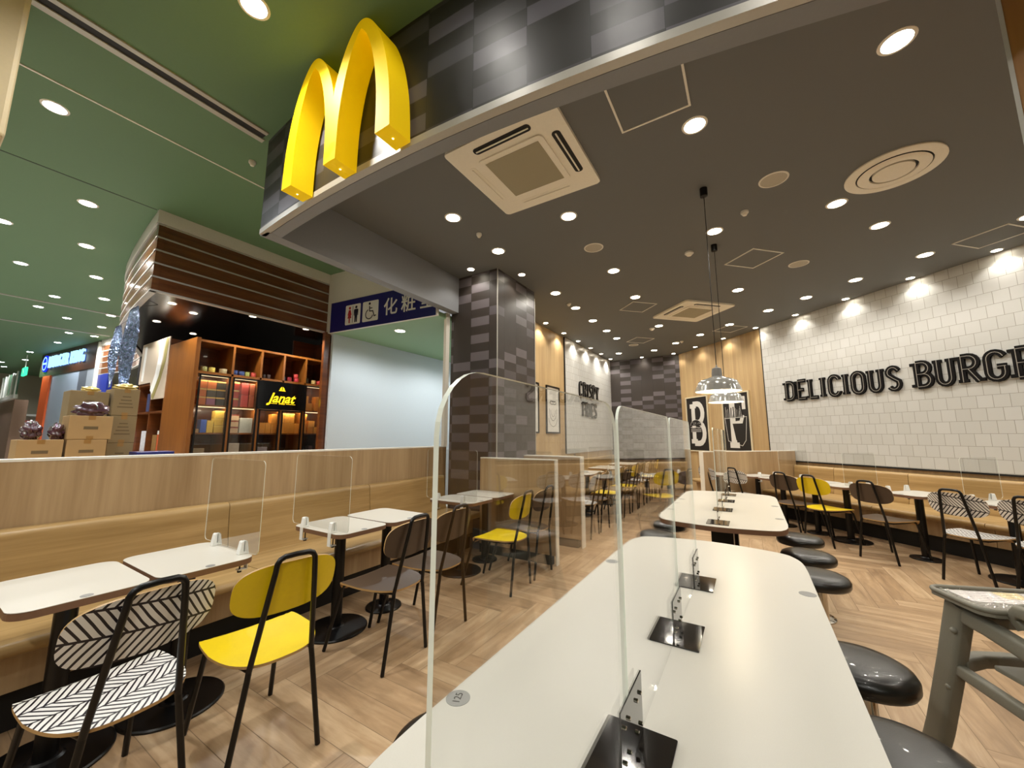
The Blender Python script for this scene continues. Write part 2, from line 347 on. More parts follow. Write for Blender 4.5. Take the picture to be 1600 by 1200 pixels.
# walls
LW, BW = -3.40, 11.05
bm = BM(); wallstrip(bm, [(LW, 5.0), (LW, 7.72)], 0, CEIL, .1, 1); struct('wall_left', bm, 'oak_bright')
bm = BM(); wallstrip(bm, [(LW, 7.72), (LW, BW)], 0, 1.0, .1, 1); struct('wall_left_dado', bm, 'oak_bright')
bm = BM(); wallstrip(bm, [(LW + .02, 7.74), (LW + .02, BW)], 1.0, CEIL, .12, 1); struct('wall_left_tiled', bm, 'whitetile')
bm = BM(); box(bm, LW, LW + .03, 7.72, 7.74, 1.0, CEIL); struct('trim_2', bm, 'blackmatte')
bm = BM(); wallstrip(bm, [(LW, BW), (-1.4, BW)], 0, CEIL, .1, 1); struct('wall_back', bm, 'darktile')
def nspath(n, s0, s1): a, b = NS(n, s0), NS(n, s1); return [(a.x, a.y), (b.x, b.y)]
bm = BM(); wallstrip(bm, nspath(WALL_N + .02, -9.2, -6.29), 0, CEIL, .1, 1); struct('wall_right', bm, 'oak_bright')
bm = BM(); wallstrip(bm, nspath(WALL_N - .01, -6.27, 3.2), .93, CEIL, .13, 1); struct('wall_right_tiled', bm, 'whitetile')
bm = BM(); wallstrip(bm, nspath(WALL_N - .012, -6.29, 3.2), .905, .93, .13, 1); wallstrip(bm, nspath(WALL_N - .012, -6.29, -6.27), .905, CEIL, .1, 1); struct('trim_3', bm, 'blackmatte')
bm = BM(); wallstrip(bm, nspath(WALL_N + .02, -6.29, 3.2), 0, .905, .1, 1); struct('wall_right_dado', bm, 'oak')
bm = BM(); box(bm, 6.9, 7, .9, 2.4, 0, CEIL); struct('wall_right_end', bm, 'oak')
# tiled column
CX0, CX1, CY0, CY1 = -3.45, -2.68, 4.0, 5.02
bm = BM(); wallstrip(bm, [(CX0, CY0), (CX1, CY0), (CX1, CY1), (LW - .1, CY1)], 0, CEIL, .05, 1, u0=-.04); struct('wall_column', bm, 'darktile')
bm = BM(); box(bm, CX1 - .004, CX1 + .006, CY0 - .006, CY0 + .004, 0, CEIL); struct('trim_4', bm, 'strip')
bm = BM(); box(bm, CX1 - .002, CX1 + .006, CY1 - .004, CY1 + .006, 0, CEIL - .1); struct('trim_5', bm, 'strip')
bm = BM(); box(bm, -3.50, -3.455, 3.9, 3.97, 1.24, HDR); struct('trim_6', bm, 'cap')
# low wall at the mall side
bm = BM(); box(bm, -3.72, -3.60, -2.4, 4.12, 0, 1.225); struct('wall_low', bm, 'oak')
bm = BM(); box(bm, -3.722, -3.598, -2.4, 4.125, 1.225, 1.24); struct('trim_7', bm, 'cap')
# wooden column at the right end of the header
bm = BM(); box(bm, 0, .5, 0, .4, 0, CEIL, mtx=Matrix.Translation((.94, 2.06, 0)) @ Matrix.Rotation(math.radians(-27), 4, 'Z')); struct('wall_column_wood', bm, 'colwood')
bm = BM(); box(bm, -.012, .0, -.006, .006, 0, CEIL, mtx=Matrix.Translation((.94, 2.06, 0)) @ Matrix.Rotation(math.radians(-27), 4, 'Z')); struct('trim_8', bm, 'strip')

# ------------------------------------------------------------------ lamps
def spot(parent, name, watt, col, size, blend, r=.04, loc=(0, 0, -.012)):
    l = bpy.data.lights.new(name, 'SPOT'); l.energy = watt; l.color = col; l.spot_size = math.radians(size); l.spot_blend = blend; l.shadow_soft_size = r
    o = link(bpy.data.objects.new(name, l)); o.parent = parent; o.location = loc; return o
def make_downlight(name, r, lampmat, watt, col, size, blend, z):
    t = thing(name, 'x', 'ceiling light', (0, 0, z))
    bm = BM(); lathe(bm, [(r * .80, -.001), (r * .80, -.006), (r * .98, -.004), (r, -.001)], seg=28, cap0=False, cap1=False); obj('trim_ring', bm, 'trimring', t, smooth=40)
    bm = BM(); lathe(bm, [(.0005, -.0035), (r * .5, -.004), (r * .8, -.003)], seg=28, cap0=False, cap1=False); obj('lamp_lens', bm, lampmat, t, smooth=60)
    spot(t, 'lamp_light', watt, col, size, blend)
    return t
ORD = ['nearest', 'second', 'third', 'fourth', 'fifth', 'sixth', 'seventh', 'eighth', 'ninth', 'tenth']
proto = {}
def downlights(kind, pts, rowname, group, first=True, spec=None):
    for i, (x, y) in enumerate(pts):
        if kind not in proto:
            proto[kind] = make_downlight(*spec); o = proto[kind]; o.location = (x, y, spec[7])
        else: o = dup(proto[kind], (x, y, proto[kind].location.z))
        o['label'] = 'round downlight, %s of the row %s' % (ORD[i] if i else 'nearest', rowname) if len(pts) > 1 else rowname
        o['group'] = group
G1 = 'downlights in the dark ceiling'
SP = ('downlight', .085, 'lamp', ROOM_W, ROOM_C, 150, .6, CEIL)
downlights('room', [(-2.41, y) for y in (2.78, 3.61, 5.21, 6.02, 6.88, 7.72, 8.45)], 'above the left chairs', G1, spec=SP)
downlights('room', [(-1.4, 3.37), (-1.4, 4.88), (-1.4, 6.03), (-1.4, 7.91), (-1.35, 9.63)], 'over the middle aisle', G1)
downlights('room', [(-.18, 2.78), (-.17, 4.46), (0, 6.54), (-.19, 8.55), (-.77, 9.1)], 'over the long shared tables', G1)
downlights('room', [(.86, 2.73), (.86, 4.51), (1.32, 5.24)], 'right of the hanging lamps', G1)
downlights('room', [(2.56, 5.80), (1.98, 6.42), (1.43, 6.97), (.92, 7.48), (.43, 7.92)], 'parallel to the long white tiled wall', G1)
downlights('room', [(-1.95, 10.17), (-2.83, 10.05)], 'in front of the dark back wall', G1)
downlights('room', [(2.6, 4.4), (2.4, 3.1), (3.7, 4.4), (3.9, 3.2), (5.2, 3.2)], 'added as fill outside the frame over the right tables', G1)  # lamps added beyond the frame to fill the right side with light
SW = ('wall_washer_light', .055, 'lamp', WASH_W, ROOM_C, 125, .5, CEIL)
G2 = 'small wall washing downlights'
downlights('wash', [(3.28, 6.06), (2.66, 6.70), (2.07, 7.29), (1.47, 7.89), (.86, 8.48), (.25, 9.09), (-.36, 9.72), (-1.0, 10.3)], 'tight against the long right wall', G2, spec=SW)
downlights('washl', [(-3.25, y) for y in (5.65, 6.55, 7.42, 8.23, 9.06, 9.87, 10.68)], 'tight against the left wall', G2, spec=('wall_washer_light', .055, 'lamp', WASH_W * 2.6, ROOM_C, 125, .5, CEIL))
downlights('wash', [(-2.43, 10.9), (-1.59, 10.85)], 'tight against the dark back wall', G2)
downlights('wash', [(-3.0, 3.84)], 'small downlight in front of the dark tiled column', G2)
downlights('wash', [(-2.51, 4.34)], 'small downlight beside the right face of the tiled column', G2)
downlights('wash', [(3.9, 5.46), (4.5, 4.86), (5.1, 4.26), (5.7, 3.66)], 'against the right wall outside the frame', G2)
SM = ('mall_downlight', .085, 'lampwhite', MALL_W, MALL_C, 150, .6, MALL_Z)
G3 = 'downlights in the green ceiling'
downlights('mall', [(-2.37, .88)], 'large bright downlight in the green ceiling left of the yellow arches', G3, spec=SM)
downlights('mall', [(-6.12, .91), (-7.54, 1.17), (-8.92, 1.54), (-10.23, 1.91), (-11.53, 2.29), (-12.96, 2.45), (-14.32, 2.6)], 'warm white beside the curved shop front', G3)
downlights('mallf', [(-1.14, .95), (-.3, .95), (.6, 1.0)], 'in front of the tiled fascia outside the frame', G3, spec=('mall_downlight', .1, 'lampwhite', 9, MALL_C, 150, .6, MALL_Z))
SC = ('mall_downlight', .08, 'lampcool', MALL_W, (.9, .94, 1), 150, .6, MALL_Z)
downlights('mallc', [(-4.5, .42), (-9.15, .8), (-10.83, 1.39), (-12.61, 1.84), (-14.39, 2.17), (-16.15, 2.26), (-18.7, 2.1), (-20.75, 2.26)], 'bluish white along the mall passage', G3, spec=SC)
downlights('mallc', [(-7.51, .47), (-11.97, 1.35), (-22.1, 1.9), (-23.5, 2.1)], 'bluish white at the left border of the photo', G3)
G4 = 'unseen fill downlights added behind the camera'
downlights('mall_fill', [(-4, -1.6), (-1.5, -1.6), (1, -1.6), (-3, -3.6), (0, -3.6), (3, -3.6), (-7, -2), (-10, -2), (-13, -1)], 'added as unseen fill behind the camera in the green ceiling', G4, spec=('mall_downlight', .085, 'lampwhite', MALL_W * 1.05, MALL_C, 160, .6, MALL_Z))  # unseen lamps added to brighten the surfaces that face the camera

# ------------------------------------------------------------------ ceiling fittings
def ceiling_ac(name, label, cx, cy, rz, sz=.95):
    t = thing(name, label, 'air conditioner', (cx, cy, CEIL), rz, 'ceiling air conditioners'); h = sz / 2
    bm = BM(); prism(bm, rrect(-h, h, -h, h, .03), -.03, -.0005, bev=.004); obj('panel', bm, 'acwhite', t, smooth=30)
    bm = BM(); q = h * .60; prism(bm, rrect(-q, q, -q, q, .04), -.042, -.0305, bev=.003); obj('intake_frame', bm, 'acwhite', t)
    bm = BM(); q = h * .50; box(bm, -q, q, -q, q, -.0445, -.0425); obj('intake_grille', bm, 'acgrille', t)
    for k in range(4):
        m_ = Matrix.Rotation(k * PI / 2, 4, 'Z')
        bm = BM(); prism(bm, rrect(-h * .52, h * .52, h * .72, h * .86, .03), -.032, -.0302); bmesh.ops.transform(bm, matrix=m_, verts=bm.verts[:]); s = obj('louvre_slot', bm, 'acdark' if k in (2, 3) else 'acwhite', t)
        bm = BM(); box(bm, -h * .48, h * .48, h * .775, h * .80, -.040, -.034, bev=.002); bmesh.ops.transform(bm, matrix=m_, verts=bm.verts[:]); obj('vane', bm, 'acwhite', s)
    return t
ceiling_ac('ceiling_air_conditioner', 'square cream ceiling air conditioner close to the tiled header', -1.415, 2.52, 0)
ceiling_ac('ceiling_air_conditioner', 'square cream ceiling air conditioner far away behind the hanging lamps', -.72, 7.24, -PI / 4)
def hatch(label, cx, cy, rz, sx, sy, part=False):
    t = thing('access_hatch', label, 'ceiling hatch', (cx, cy, CEIL), rz, 'ceiling access hatches')
    bm = BM(); a, b, w_ = sx / 2, sy / 2, .014
    for x0, x1, y0, y1 in ((-a, a, -b, -b + w_), (-a, a, b - w_, b), (-a, -a + w_, -b + w_, b - w_), (a - w_, a, -b + w_, b - w_)): box(bm, x0, x1, y0, y1, -.008, -.0005)
    obj('frame', bm, 'cap', t)
    bm = BM(); box(bm, -a + w_, a - w_, -b + w_, b - w_, -.004, -.0006); obj('panel', bm, 'ceil', t)
hatch('white framed ceiling hatch half hidden by the header', -.41, 2.33, 0, .46, .50)
hatch('white framed ceiling hatch behind the hanging lamp cords', .19, 5.44, PI / 4, .45, .45)
hatch('white framed ceiling hatch in the middle of the dark ceiling', -1.48, 6.53, PI / 4, .45, .45)
hatch('white framed ceiling hatch near the top of the white tiled wall', 2.45, 6.2, PI / 4, .45, .45)
hatch('far white framed ceiling hatch near the wooden wall', -.2, 8.9, PI / 4, .45, .45)
hatch('far white framed ceiling hatch near the left tiled wall', -2.0, 8.9, PI / 4, .45, .45)
t = thing('air_diffuser', 'large round cream ceiling air diffuser with rings', 'air diffuser', (1.17, 4.15, CEIL))
bm = BM(); lathe(bm, [(.25, -.001), (.31, -.001), (.31, -.012), (.29, -.02), (.235, -.014), (.235, -.001)], seg=48, cap0=False, cap1=False); obj('outer_ring', bm, 'acwhite', t, smooth=50)
bm = BM(); lathe(bm, [(.17, -.012), (.225, -.018), (.20, -.03), (.15, -.024), (.15, -.008)], seg=48, cap0=False, cap1=False); obj('middle_ring', bm, 'acwhite', t, smooth=50)
bm = BM(); lathe(bm, [(.0005, -.034), (.06, -.034), (.13, -.026), (.13, -.008)], seg=48, cap0=False, cap1=False); obj('centre_cone', bm, 'acwhite', t, smooth=50)
bm = BM(); lathe(bm, [(.0005, -.003), (.235, -.003)], seg=48, cap0=False, cap1=False); obj('dark_throat', bm, 'acdark', t)
def speaker(label, x, y):
    t = thing('ceiling_speaker', label, 'speaker', (x, y, CEIL), 0, 'round ceiling speakers')
    bm = BM(); lathe(bm, [(.098, -.001), (.098, -.006), (.11, -.005), (.112, -.001)], seg=36, cap0=False, cap1=False); obj('rim', bm, 'cap', t)
    bm = BM(); lathe(bm, [(.0005, -.004), (.097, -.003)], seg=36, cap0=False, cap1=False); obj('grille', bm, cm('speaker_grille', '#b9b2a2', rough=.8, bump=.6, bscale=600), t)
speaker('flat round ceiling speaker left of the cords of the hanging lamps', -1.41, 4.13)
speaker('flat round ceiling speaker right of the hanging lamps', .69, 5.92)
speaker('flat round ceiling speaker far away near the back wall', -2.25, 9.3)
speaker('flat round ceiling speaker right beside the round air diffuser', .33, 3.78)
def detector(label, x, y, z=CEIL, r=.05, name='smoke_detector'):
    t = thing(name, label, 'smoke detector', (x, y, z), 0, 'small round ceiling sensors')
    bm = BM(); lathe(bm, [(.0005, -.001), (r, -.001), (r, -.02), (r * .8, -.028)], seg=24, cap0=False, cap1=False); obj('base', bm, 'cap', t, smooth=40)
    bm = BM(); lathe(bm, [(r * .78, -.027), (r * .5, -.045), (.0005, -.047)], seg=24, cap0=False, cap1=False); obj('cap', bm, 'acwhite', t, smooth=40)
detector('white smoke detector left of the two black cord canopies', -.47, 4.84)
detector('tiny ceiling sensor between the header speaker and the cords', .11, 4.2, r=.035)
detector('tiny ceiling sensor near the tiled column', -2.37, 3.17, r=.03)
detector('tiny ceiling sensor above the left chairs, far away', -2.42, 5.75, r=.035)
detector('tiny ceiling sensor over the far middle aisle', -1.56, 8.03, r=.05)
detector('tiny ceiling sensor at the far end of the dark ceiling', -1.2, 9.5, r=.035)
detector('tiny ring sensor in the green ceiling left of the header', -3.83, 1.54, MALL_Z, .03)
detector('small round sensor directly behind the header under the arches', -1.55, 1.78, CEIL, .035)

# ------------------------------------------------------------------ hanging lamps
def pendant(label, x, y):
    t = thing('pendant_lamp', label, 'hanging lamp', (x, y, 1.74), 0, 'hanging lamps over the far shared table')
    H = CEIL - 1.74
    bm = BM(); lathe(bm, [(.172, 0), (.176, .002), (.160, .045), (.145, .082), (.118, .098), (.075, .112), (.045, .125), (.034, .130)], seg=48, cap0=False, cap1=False); obj('lamp_shade', bm, 'shade', t, smooth=50)
    bm = BM(); lathe(bm, [(.171, .0015), (.157, .044), (.142, .079), (.115, .094), (.04, .118), (.0005, .118)], seg=48, cap0=False, cap1=False); obj('shade_lining', bm, 'shadein', t, smooth=50)
    bm = BM(); lathe(bm, [(.040, .120), (.038, .17), (.034, .195), (.024, .2), (.01, .205), (.004, .225)], seg=28); obj('neck', bm, 'neck', t, smooth=40)
    bm = BM(); tube(bm, [(0, 0, .22), (.001, 0, 1.0), (0, 0, H - .075)], .0032, 8); obj('cord', bm, 'black', t)
    bm = BM(); lathe(bm, [(.018, H - .085), (.032, H - .078), (.032, H - .001)], seg=24); obj('canopy', bm, 'black', t, smooth=40)
    bm = BM(); bmesh.ops.create_icosphere(bm, subdivisions=3, radius=.032, matrix=Matrix.Translation((0, 0, .06))); obj('bulb', bm, emis('pendant_bulb', '#ffe9bf', 25), t, smooth=60)
    l = bpy.data.lights.new('bulb_light', 'POINT'); l.energy = 3.5; l.color = (1, .86, .62); l.shadow_soft_size = .03
    o = link(bpy.data.objects.new('bulb_light', l)); o.parent = t; o.location = (0, 0, .022)
pendant('grey enamel hanging lamp, nearer of the two', -.2, 3.6)
pendant('grey enamel hanging lamp, farther of the two', -.2, 4.8)

# ------------------------------------------------------------------ yellow arches on the fascia
def arches():
    cl = [(-.49, 0), (-.475, .28), (-.43, .52), (-.365, .70), (-.30, .80), (-.245, .835), (-.19, .80), (-.125, .70), (-.06, .52), (-.015, .28), (0, 0)]
    def stroke(pts, w0):
        P = [Vector(p) for p in smooth_path([(a, b, 0) for a, b in pts], 6)]
        out, inn = [], []
        for i, p in enumerate(P):
            d = (P[min(i + 1, len(P) - 1)] - P[max(i - 1, 0)]).normalized(); nrm = Vector((-d.y, d.x, 0)); t_ = abs(d.y)
            w_ = (.030 + .030 * max(0, 1 - p.y / .84) ** .6) * 1.0
            out.append(p + nrm * w_); inn.append(p - nrm * w_)
        return out, inn
    lo, li = stroke(cl, 0)
    # left arch outline mirrored for the right arch; union through the shared middle stroke
    bm = BM()
    org = Vector((-2.12, 1.265)); dx = Vector((1, -.0)).normalized()
    def X(a, b, c): return Vector((org.x + a, org.y + c, 3.07 + b))
    for sg in (1, -1):
        for i in range(len(lo) - 1):
            q = [lo[i], lo[i + 1], li[i + 1], li[i]]
            q = [(p.x * sg * (1 if sg == 1 else 1), max(0, p.y)) for p in q]
            # clip at the centre line so the two arches meet cleanly
            q = [((min(a, 0) if sg == 1 else max(a, 0)) if i > 30 and b > .0 else a, b) for a, b in q]
            if sg == -1: q = q[::-1]
            fr = [bm.verts.new(X(a, b, 0)) for a, b in q]; bk = [bm.verts.new(X(a, b, .155)) for a, b in q]
            bm.faces.new(fr); bm.faces.new(bk[::-1])
            bm.faces.new((fr[0], fr[1], bk[1], bk[0])); bm.faces.new((fr[2], fr[3], bk[3], bk[2]))
            if i == 0: bm.faces.new((fr[3], fr[0], bk[0], bk[3]))
            if i == len(lo) - 2: bm.faces.new((fr[1], fr[2], bk[2], bk[1]))
    bmesh.ops.remove_doubles(bm, verts=bm.verts[:], dist=.0004)
    t = thing('arch_sign', 'large yellow double arch sign on the dark tiled header', 'sign', (0, 0, 0))
    obj('arch_body', bm, 'arch', t, smooth=35)
    for a in (-.49, 0, .49):
        bm = BM(); lathe(bm, [(.0005, -.003), (.006, -.002)], (org.x + a, org.y + .08, 3.07), 12, cap0=False, cap1=False); obj('foot_lamp', bm, emis('foot_lamp', '#fff2c8', 3), t)
arches()

# ------------------------------------------------------------------ chairs
def sup(t, e): c, s = math.cos(t), math.sin(t); return (math.copysign(abs(c) ** (2 / e), c), math.copysign(abs(s) ** (2 / e), s))
def curved_panel(bm, e, surf, th, rings=7, seg=56, mi_top=0, mi_edge=1, mi_bot=1):
    T, B = [], []
    for j in range(rings + 1):
        r = j / rings; a, b = [], []
        for k in range(seg):
            cx, cy = sup(2 * PI * k / seg, e(2 * PI * k / seg) if callable(e) else e); p, n = surf(cx * r, cy * r)
            a.append(bm.verts.new(p + n * th / 2)); b.append(bm.verts.new(p - n * th / 2))
            if j == 0: break
        T.append(a); B.append(b)
    for S, mi, fl in ((T, mi_top, 1), (B, mi_bot, -1)):
        for k in range(seg): bm.faces.new((S[0][0], S[1][k], S[1][(k + 1) % seg])[::fl]).material_index = mi
        for j in range(1, rings):
            for k in range(seg): bm.faces.new((S[j][k], S[j + 1][k], S[j + 1][(k + 1) % seg], S[j][(k + 1) % seg])[::fl]).material_index = mi
    for k in range(seg): bm.faces.new((T[-1][k], B[-1][k], B[-1][(k + 1) % seg], T[-1][(k + 1) % seg])).material_index = mi_edge
def make_chair(kind):
    seatm, backm = {'yellow': ('yellow', 'yellow'), 'brown': ('brown', 'brown'), 'striped': ('seatpat', 'backpat')}[kind]
    t = thing('dining_chair', 'x', 'chair')
    bm = BM()
    def seat(a, b):   # a: depth (-1 front .. 1 rear), b: width
        x = -.002 + a * .232; y = b * (.205 - .03 * max(0, a)); z = .447 - .012 * (1 - b * b) * (1 - min(1, abs(a)) * .5)
        cu = max(0, (-a - .76) / .24); z -= .052 * cu * cu; x += .016 * cu
        n = Vector((-.9 * cu, 0, 1)).normalized(); return Vector((x, y, z)), n
    curved_panel(bm, lambda u: 3.0 + 4.0 * max(0, -math.cos(u)) ** .5, seat, .011, rings=12, seg=72); obj('seat', bm, [seatm, 'ply'], t, smooth=40)
    bm = BM()
    def back(a, b):   # a width, b height
        y = a * .208; x = .243 + b * .024 - .035 * a * a; z = .735 + b * .107
        return Vector((x, y, z)), Vector((1, .33 * a, -.22)).normalized()
    curved_panel(bm, 3.0, back, .010, mi_top=0, mi_bot=0); obj('backrest', bm, [backm, 'ply'], t, smooth=40)
    r = .0115; rz_ = .43
    bm = BM(); p = [(.212, -.122, rz_)]
    p += [(.272, -.088, .74)] + [(.286, -.079, .815), (.289, -.076, .845), (.291, -.066, .862), (.292, -.048, .870), (.292, 0, .872), (.292, .048, .870), (.291, .066, .862), (.289, .076, .845), (.286, .079, .815)] + [(.272, .088, .74), (.212, .122, rz_)]
    tube(bm, p, r, 10); obj('back_frame', bm, 'black', t, smooth=50)
    bm = BM()
    for s in (-1, 1): tube(bm, [(-.18, s * .145, .425), (-.1, s * .14, .418), (.1, s * .128, .418), (.212, s * .122, rz_)], .007, 8)
    tube(bm, [(-.13, -.142, .42), (-.13, .142, .42)], .007, 8); tube(bm, [(.12, -.128, .416), (.12, .128, .416)], .007, 8)
    obj('seat_rail', bm, 'black', t, smooth=50)
    for s in (-1, 1):
        bm = BM(); tube(bm, [(-.18, s * .145, .425), (-.208, s * .150, .412), (-.222, s * .153, .385), (-.33, s * .18, .004)], r, 10); obj('leg', bm, 'black', t, smooth=50)
        bm = BM(); tube(bm, [(.212, s * .122, rz_), (.214, s * .126, .40), (.205, s * .182, .004)], r, 10); obj('leg', bm, 'black', t, smooth=50)
    return t
CH = {}
def chair(kind, x, y, rz, label, group):
    if kind not in CH: CH[kind] = make_chair(kind); o = CH[kind]
    else: o = dup(CH[kind])
    o.location = (x, y, 0); o.rotation_euler = (0, 0, rz); o['label'] = label; o['group'] = group
GC = 'chairs along the left tables'
D = math.radians
chair('striped', -2.07, .55, D(3), 'black and white striped chair in the near left corner', GC)
chair('yellow', -1.98, 1.03, D(-7), 'bright yellow chair, nearest to the camera', GC)
chair('brown', -2.11, 1.84, D(2), 'brown chair right of the near yellow chair', GC)
chair('brown', -2.12, 2.27, D(0), 'brown chair seen behind the edge of the tall clear sheet', GC)
chair('yellow', -2.06, 3.17, D(1), 'yellow chair behind the clear sheet, before the tiled column', GC)
chair('brown', -2.06, 3.62, D(-1), 'brown chair standing by the white ended wooden partition', GC)
GB = 'chairs along the far left tables'
for k, y, lb in (('striped', 5.3, 'striped chair, first of the far left row past the partitions'), ('brown', 5.75, 'brown chair, second of the far left row'), ('yellow', 6.45, 'yellow chair, third of the far left row'),
                 ('brown', 6.95, 'brown chair, fourth of the far left row'), ('yellow', 7.5, 'yellow chair, fifth of the far left row'), ('brown', 8.0, 'brown chair, sixth of the far left row'),
                 ('striped', 8.6, 'striped chair, seventh of the far left row'), ('brown', 9.1, 'brown chair, eighth of the far left row'), ('yellow', 9.6, 'yellow chair at the far end of the left row')):
    chair(k, -2.12, y, D(random.uniform(-2, 2)), lb, GB)
GR = 'chairs along the tiled wall on the right'
def rchair(k, s, lb, n=5.2, dr=0): p = NS(n, s); chair(k, p.x, p.y, D(225 + dr), lb, GR)
rchair('striped', -5.85, 'striped chair standing at the end of the far right partition', 5.1)
rchair('striped', -5.3, 'striped chair behind the far shared table', 5.15, 5)
rchair('brown', -4.5, 'brown chair left of the yellow chair at the right wall', 5.2, 5)
rchair('yellow', -4.08, 'yellow chair between two brown chairs at the right wall', 5.2, 3)
rchair('brown', -3.42, 'brown chair right of the yellow chair at the right wall', 5.2, 3)
rchair('striped', -2.68, 'striped chair at the right wall, behind the grey high chair', 5.18, 2)
rchair('striped', -2.2, 'striped chair cut by the right border of the photo', 5.18, 2)
rchair('yellow', -1.35, 'yellow chair of the right row outside the frame')
rchair('brown', -.9, 'brown chair of the right row outside the frame')

# ------------------------------------------------------------------ tables for two
def make_table(big):
    t = thing('pedestal_table', 'x', 'table')
    bm = BM(); pl = rrect(-.29, .29, -.205, .205, .07, 8)
    prism(bm, pl, .718, .72, mi=0, mi_side=0); obj('table_top', bm, 'white', t)
    bm = BM(); prism(bm, pl, .69, .718, bev=.002); obj('edge_band', bm, 'tableedge', t)
    bm = BM(); lathe(bm, [(.038, .02), (.038, .675), (.1, .678), (.1, .69)], seg=28); obj('pole', bm, 'black', t, smooth=40)
    R = .215 if big else .14
    bm = BM(); lathe(bm, [(R, 0), (R, .008), (R * .97, .014), (.06, .022), (.05, .03)], seg=48); obj('base_plate', bm, 'black', t, smooth=30)
    bm = BM(); lathe(bm, [(.0005, .7214), (.02, .7214), (.02, .72)], (.262, 0, 0), 24, cap0=False, cap1=False); obj('number_sticker', bm, 'seal', t)
    return t
TB = {}
def table(big, x, y, rz, label, group, stick=1):
    if big not in TB: TB[big] = make_table(big); o = TB[big]
    else: o = dup(TB[big])
    o.location = (x, y, 0); o.rotation_euler = (0, 0, rz); o['label'] = label; o['group'] = group
GT = 'white tables for two along the left bench'
for b, y, lb in ((True, .52, 'white square table in the near left corner, behind the striped chair'), (True, .95, 'white table with two clips, behind the near yellow chair'),
                 (True, 1.87, 'white table with hanging white clips left of the near brown chair'), (False, 2.30, 'white table on a small round foot behind the near brown chair'),
                 (True, 3.28, 'white table cut by the edge of the tall clear sheet'), (False, 3.71, 'white table in front of the tiled column')):
    table(b, -2.64, y, 0, lb, GT)
GT2 = 'white tables for two along the far left wall'
for i, y in enumerate((5.2, 5.63, 6.6, 7.03, 8.0, 8.43, 9.4, 9.83)):
    table(i % 2 == 0, -2.66, y, 0, 'white table at the far left wall, %s one past the partitions' % (ORD[i] if i else 'first'), GT2)
GT3 = 'white tables for two along the right bench'
def rtable(b, s, lb, n=5.6): p = NS(n, s); table(b, p.x, p.y, D(225), lb, GT3)
rtable(True, -5.5, 'white table beside the far right partition', 5.58); rtable(False, -5.04, 'white table with clips, second from the far right partition', 5.58)
rtable(False, -4.55, 'white table behind the brown and yellow chairs at the right wall'); rtable(True, -4.12, 'white table with a large round foot right of the yellow chair')
rtable(False, -3.34, 'white table on a small round foot between the brown and striped chairs'); rtable(True, -2.62, 'white table behind the striped chair at the right border')
rtable(True, -1.6, 'white table of the right row outside the frame'); rtable(False, -1.15, 'white table of the right row outside the frame, farther out')

# clips and small clear sheets clamped to the tables
def make_clip():
    t = thing('sheet_clip', 'x', 'clip')
    bm = BM()
    prism(bm, [(-.0185, 0), (-.002, 0), (-.002, .05), (-.007, .05), (-.0105, .046)][::-1], -.013, .013, xf=lambda a, b, c: Vector((c * 1.35, a * 1.35, b * 1.35 + .7215))); prism(bm, [(.0185, 0), (.002, 0), (.002, .05), (.007, .05), (.0105, .046)], -.013, .013, xf=lambda a, b, c: Vector((c * 1.35, a * 1.35, b * 1.35 + .7215))); box(bm, -.0175, .0175, -.0027, .0027, .7215, .733)
    obj('jaw', bm, 'clip', t)
    bm = BM(); box(bm, -.0175, .0175, .020, .0245, .635, .7235, bev=.001); box(bm, -.0175, .0175, -.02, .0245, .635, .641); obj('clamp', bm, 'clip', t)
    bm = BM(); lathe(bm, [(.004, .64), (.004, .688)], (0, -.008, 0), 12); lathe(bm, [(.011, .624), (.011, .635)], (0, -.008, 0), 12); obj('screw', bm, 'black', t)
    return t
CLIP = None
def clip(x, y, rz, label, group):
    global CLIP
    if CLIP is None: CLIP = make_clip(); o = CLIP
    else: o = dup(CLIP)
    o.location = (x, y, 0); o.rotation_euler = (0, 0, rz); o['label'] = label; o['group'] = group
def small_sheet(cx, cy, rz, label, w_=.6, h_=.5, z0=.735):
    bm = BM(); prism(bm, rrect(-w_ / 2, w_ / 2, z0, z0 + h_, .03), -.0015, .0015, xf=lambda a, b, c: Vector((a, c, b)), mi=0, mi_side=1)
    o = obj('clear_table_sheet', bm, ['sheet', 'sheetedge']); o.location = (cx, cy, 0); o.rotation_euler = (0, 0, rz); tag(o, label, 'clear sheet', 'small clear sheets between the tables')
GK = 'white clips holding the small clear sheets'
for (y, sg, who) in ((1.155, 1, 'behind the near yellow chair'), (1.665, -1, 'left of the near brown chair'), (3.075, -1, 'behind the edge of the tall clear sheet')):
    for x, lr in ((-2.80, 'wall side'), (-2.47, 'aisle side')):
        clip(x, y - sg * .0195, 0 if sg > 0 else PI, '%s white clip on the table %s' % (lr, who), GK)
small_sheet(-2.63, 1.1355, 0, 'clear sheet standing at the right edge of the table behind the yellow chair', .66)
small_sheet(-2.63, 1.6845, 0, 'clear sheet standing at the left edge of the table by the near brown chair', .66)
small_sheet(-2.63, 3.0945, 0, 'clear sheet standing at the left edge of the table near the column', .66)
for s, who in ((-5.3145, 'by the far right partition'), (-4.8545, 'right of the striped chair, far right'), (-3.9345, 'right of the yellow chair at the right wall'), (-3.5255, 'left of the small footed table at the right wall'), (-2.8055, 'behind the striped chair at the right wall')):
    for n, lr in ((5.44, 'front'), (5.74, 'rear')):
        p = NS(n, s); clip(p.x, p.y, D(225) if s in (-5.3145, -4.8545, -3.9345) else D(45), '%s white clip on the table %s' % (lr, who), GK)
